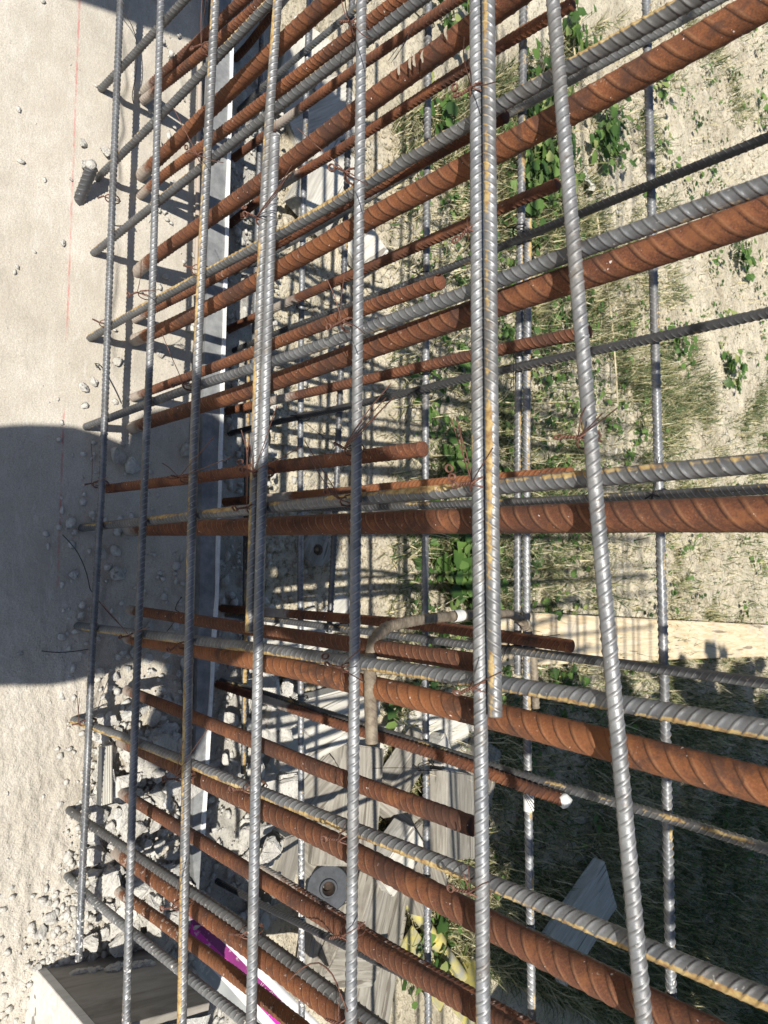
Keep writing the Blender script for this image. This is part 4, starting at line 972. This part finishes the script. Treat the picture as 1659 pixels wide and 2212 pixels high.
def dens_g(X, Y):
    edge = np.clip((Y - 1.55 - .12 * vnoise(X * 6, Y * 0 + 1, 41)) / .10, 0, 1)
    p = .22 + .7 * vnoise(X * 2.6, Y * 2.6, 42) + .6 * vnoise(X * 8, Y * 8, 43) + .35 * vnoise(X * 22, Y * 22, 44)
    shade = np.clip((-.30 - X) / .2, 0, 1)
    bare = np.clip((X - .9) / .5, 0, 1) * np.clip((Y - 2.6) / .4, 0, 1) * .35
    near = np.clip((2.5 - Y) / .7, 0, 1)
    return np.clip(edge * (np.clip(p, .04, 1) * (.80 - .35 * near) + shade * .06 - bare) + .010, 0, 1)
grass('grass', 135000, 'short mixed green and dry grass on the soil', (.02, .095), .0046, 91, .02, dens_g)
grass('dry_straw', 42000, 'dry straw and stalks lying flat on the soil', (.03, .14), .0032, 92, .34, lambda X, Y: np.clip(dens_g(X, Y) * .8 + .06 * (Y > 1.5), 0, 1))
grass('grass_tufts', 9000, 'longer upright grass blades standing in tufts', (.04, .13), .0055, 93, -.02, lambda X, Y: np.clip(dens_g(X * 1.0, Y) ** 1.5 * .9, 0, 1))
def cover(n):
    r = np.random.default_rng(17); parts = []; rnd = []; k = 0
    while k < n:
        y = 1.6 + 4.2 * r.random() ** 1.2; x = -.55 * y + r.random() * 1.36 * y
        d = .10 + .55 * max(0, float(vnoise(np.array([x * 3.1]), np.array([y * 3.1]), 71)[0])) + .6 * math.exp(-((x - .95) / .55) ** 2 - ((y - 2.3) / .7) ** 2)
        if r.random() > d: continue
        k += 1; c = np.array([x, y, float(ground_z(np.array([x]), np.array([y]))[0])]); tint = np.clip(r.normal(.45, .25), 0, 1); sz = r.uniform(.010, .032)
        for q in range(r.integers(3, 9)):
            o_ = np.array([r.normal(0, .03), r.normal(0, .03), r.uniform(.004, .05)]); V, F = leaf_arr(c + o_, sz * r.uniform(.6, 1.3), r.uniform(0, 6.28), r.uniform(-.5, .8), r.uniform(-.6, .6), r.uniform(0, .4), r)
            parts.append((V, F)); rnd.append(np.full(len(V), np.clip(tint + r.normal(0, .12), 0, 1)))
    V, F = merge(parts); me = fastmesh('cover', V, F); attr(me, 'rnd', np.concatenate(rnd))
    tag(link('ground_cover', me, M_LEAF), 'small leaved ground cover scattered thinly over the soil', None, None, 'stuff')
cover(1100)
# dry stalks one can point to
for k, (pts, lab) in enumerate([(((1290, 470), (1300, 560), (1318, 640), (1328, 760), (1335, 880)), 'long pale dry stalk standing right of the slanting bar'),
                                (((1260, 30), (1240, 100), (1250, 160)), 'short dry stalk near the bright weed at the top')]):
    P = [onZ(x, y, GRD + .05) for x, y in pts]; V, F = tube(curve(P, 40), .0042, 6)
    o = link('dry_stalk', fastmesh('stalk', V, F), simple('straw%d' % k, (.34, .28, .17), (.52, .45, .30), 40, .8), smooth=True); tag(o, lab, 'stalk')
# white crumpled scrap
def scrap():
    r = np.random.default_rng(3); V, F = grid(-.05, .05, -.04, .04, 9, 8, lambda X, Y: .02 + 0 * X)
    V = V + r.normal(0, .009, V.shape); me = fastmesh('scrap', V, F)
    o = link('paper_scrap', me, simple('crumpled_white_paper', (.52, .51, .42), (.66, .65, .55), 20, .8)); o.location = onZ(1262, 395, GRD + .01); o.rotation_euler = (.2, .1, 1.9)
    s = o.modifiers.new('t', 'SOLIDIFY'); s.thickness = .002; tag(o, 'crumpled off white paper scrap in the weeds beside the slanting bar', 'paper scrap')
scrap()

# ------------------------------------------------------------------ unseen shadow casters: added tree, person behind the camera, added second figure
def tree():
    root = bpy.data.objects.new('added_shade_tree', None); C.objects.link(root); root.location = (-3.1, 3.6, GRD)  # tree added out of view as a shadow caster
    tag(root, 'unseen leafy tree added beyond the cage to shade the lower right ground', 'tree')
    parts = []
    def limb(p, q, r0, r1, m=12):
        P = curve([np.array(p), (np.array(p) + q) / 2 + rng.normal(0, .06, 3), np.array(q)], m); T = np.linspace(r0, r1, len(P))
        V, F = tube(P, 1.0, 8); V = V.reshape(len(P), 8, 3); V = P[:, None] + (V - P[:, None]) * T[:, None, None]; parts.append((V.reshape(-1, 3), F))
    limb((0, 0, -.1), (.05, 0, 1.5), .13, .09)
    for k in range(9):
        a = k * .7; limb((.05, 0, 1.2 + .1 * k), (1.3 * math.cos(a) + .3, 1.3 * math.sin(a), 2.0 + .22 * k), .05, .015)
    V, F = merge(parts); link('trunk', fastmesh('trunk', V, F), simple('bark', (.06, .045, .03), (.14, .11, .08), 40, .9), root, True)
    r = np.random.default_rng(12); L = []; rn = []
    X0, Y0, Z0 = -3.1, 3.6, GRD
    tries = 0
    while len(L) < 6500 and tries < 60000:
        tries += 1
        x, y, z = r.uniform(-4.6, -.62), r.uniform(.98, 5.6), r.uniform(-.3, 2.6)
        if z < -.325 * y + .15: continue                     # outside what the cage and viewer look through
        if x > -.62 + .06 * math.sin(y * 7) - .22 * (y - 1): continue
        q = ((x + 2.7) / 2.1) ** 2 + ((y - 3.1) / 2.5) ** 2 + ((z - 1.0) / 1.7) ** 2
        if q > 1.12 and not (y < 1.9 and -2.6 < x): continue
        V, F = leaf_arr(np.array([x - X0, y - Y0, z - Z0]), r.uniform(.12, .20), r.uniform(0, 6.28), r.uniform(-.6, .6), r.uniform(-.6, .6), .15, r); L.append((V, F)); rn.append(np.full(len(V), np.clip(r.normal(.45, .2), 0, 1)))
    for k in range(1500):                                     # extra low leaves added to thicken the shade near the cage
        y = r.uniform(.95, 1.9); z = r.uniform(-.325 * y + .15, .55); x = r.uniform(-2.9, -.58 - .2 * (y - 1))
        V, F = leaf_arr(np.array([x - X0, y - Y0, z - Z0]), r.uniform(.11, .18), r.uniform(0, 6.28), r.uniform(-.6, .6), r.uniform(-.6, .6), .15, r); L.append((V, F)); rn.append(np.full(len(V), .45))
    V, F = merge(L); me = fastmesh('crown', V, F); attr(me, 'rnd', np.concatenate(rn)); link('crown', me, M_LEAF, root)
tree()
M_SKIN = simple('skin', (.42, .24, .16), (.50, .30, .21), 30, .55); M_SHIRT = simple('navy_cloth', (.03, .035, .06), (.05, .055, .09), 90, .9); M_TROUS = simple('dark_trousers', (.05, .045, .04), (.09, .08, .07), 90, .9); M_HAIR = simple('dark_hair', (.012, .008, .006), (.03, .02, .015), 200, .6)
def person(name, loc, rz, label, holding):
    v, r, e = [], [], []
    def add(p, rad, parent=None):
        v.append(p); r.append(rad)
        if parent is not None: e.append((parent, len(v) - 1))
        return len(v) - 1
    hip = add((0, 0, .92), .215); b1 = add((0, 0, 1.08), .20, hip); b2 = add((-.02, -.01, 1.26), .155, b1); b3 = add((-.02, 0, 1.40), .135, b2); nk = add((0, .01, 1.50), .055, b3); hd0 = add((0, .03, 1.57), .07, nk); hd1 = add((0, .03, 1.66), .088, hd0); add((0, .02, 1.735), .06, hd1)
    nose = add((0, .125, 1.635), .014, hd1)
    for s in (-1, 1):
        h = add((s * .09, 0, .90), .10, hip); k = add((s * .11, .02, .50), .062, h); an = add((s * .12, 0, .09), .042, k); t = add((s * .14, .09, .045), .042, an); add((s * .15, .17, .035), .032, t)
        sh = add((s * .17, 0, 1.40), .062, b3)
        if holding: el = add((.165, .09, 1.10) if s > 0 else (-.30, .08, 1.20), .05, sh); wr = add((s * .10, .24, 1.16), .03, el); pm = add((s * .075, .29, 1.17), .03, wr); fd = (-s * .3, .25, .9)
        else: el = add((s * .25, -.02, 1.12), .045, sh); wr = add((s * .25, .06, .88), .03, el); pm = add((s * .245, .075, .80), .03, wr); fd = (0, .15, -1)
        fv = np.array(fd) / np.linalg.norm(fd); side = np.array((0, 1, 0)) if not holding else np.array((0, .5, 0.))
        for f in range(4):
            b = np.array(v[pm]) + side * (f - 1.5) * .017 + fv * .03; q = add(tuple(b), .009, pm); m_ = add(tuple(b + fv * .028), .0085, q); add(tuple(b + fv * (.028 + .022 - .004 * abs(f - 1.3)) + np.array((-s * .008, 0, 0))), .0075, m_)
        th_ = add(tuple(np.array(v[wr]) * .5 + np.array(v[pm]) * .5 + side * -.03), .010, wr); add(tuple(np.array(v[th_]) + fv * .03 - side * .012), .009, th_)
    me = bpy.data.meshes.new(name); me.from_pydata(v, e, []); o = bpy.data.objects.new(name, me); C.objects.link(o)
    m = o.modifiers.new('s', 'SKIN'); sv = me.skin_vertices[0].data
    for i, q in enumerate(r): sv[i].radius = (q, q * (.72 if i in (1, 2, 3, 0) else 1))
    sv[0].use_root = True
    m.use_smooth_shade = True; o.modifiers.new('u', 'SUBSURF').levels = 2; o.modifiers['u'].render_levels = 2
    dg = bpy.context.evaluated_depsgraph_get(); me2 = bpy.data.meshes.new_from_object(o.evaluated_get(dg)); o.modifiers.clear(); o.data = me2
    for mm in (M_SKIN, M_SHIRT, M_TROUS): me2.materials.append(mm)
    for p in me2.polygons:
        c = p.center; arm = abs(c.x) > .2 or c.y > .12
        p.material_index = 0 if c.z > 1.47 or (holding and c.y > .15 and c.z > .6) or (not holding and abs(c.x) > .2 and c.z < 1.05) else (1 if c.z > .96 or (abs(c.x) > .2 and c.z > .7) else 2)
        p.use_smooth = True
    bm = bmesh.new(); bmesh.ops.create_uvsphere(bm, u_segments=24, v_segments=14, radius=1)
    for q in bm.verts: q.co = Vector((q.co.x * .098, q.co.y * .11 - .005 + .012, 1.70 + q.co.z * .085))
    bmesh.ops.delete(bm, geom=[q for q in bm.verts if q.co.y > .075 and q.co.z < 1.70], context='VERTS')
    link('hair', from_bm('hair', bm), M_HAIR, o, True)
    o.location = loc; o.rotation_euler = (0, 0, rz); o.scale = (1.2 if holding else 1.0, 1, 1); return tag(o, label, 'person')
person('person', (-.03, -.36, SLAB), 0, 'person in dark clothes behind the camera whose shadow falls over the middle of the slab', True)
person('person', (1.165, -.33, SLAB), .5, 'second unseen figure added further up the slab to shade its top edge', False)  # figure added out of view to cast the shadow there
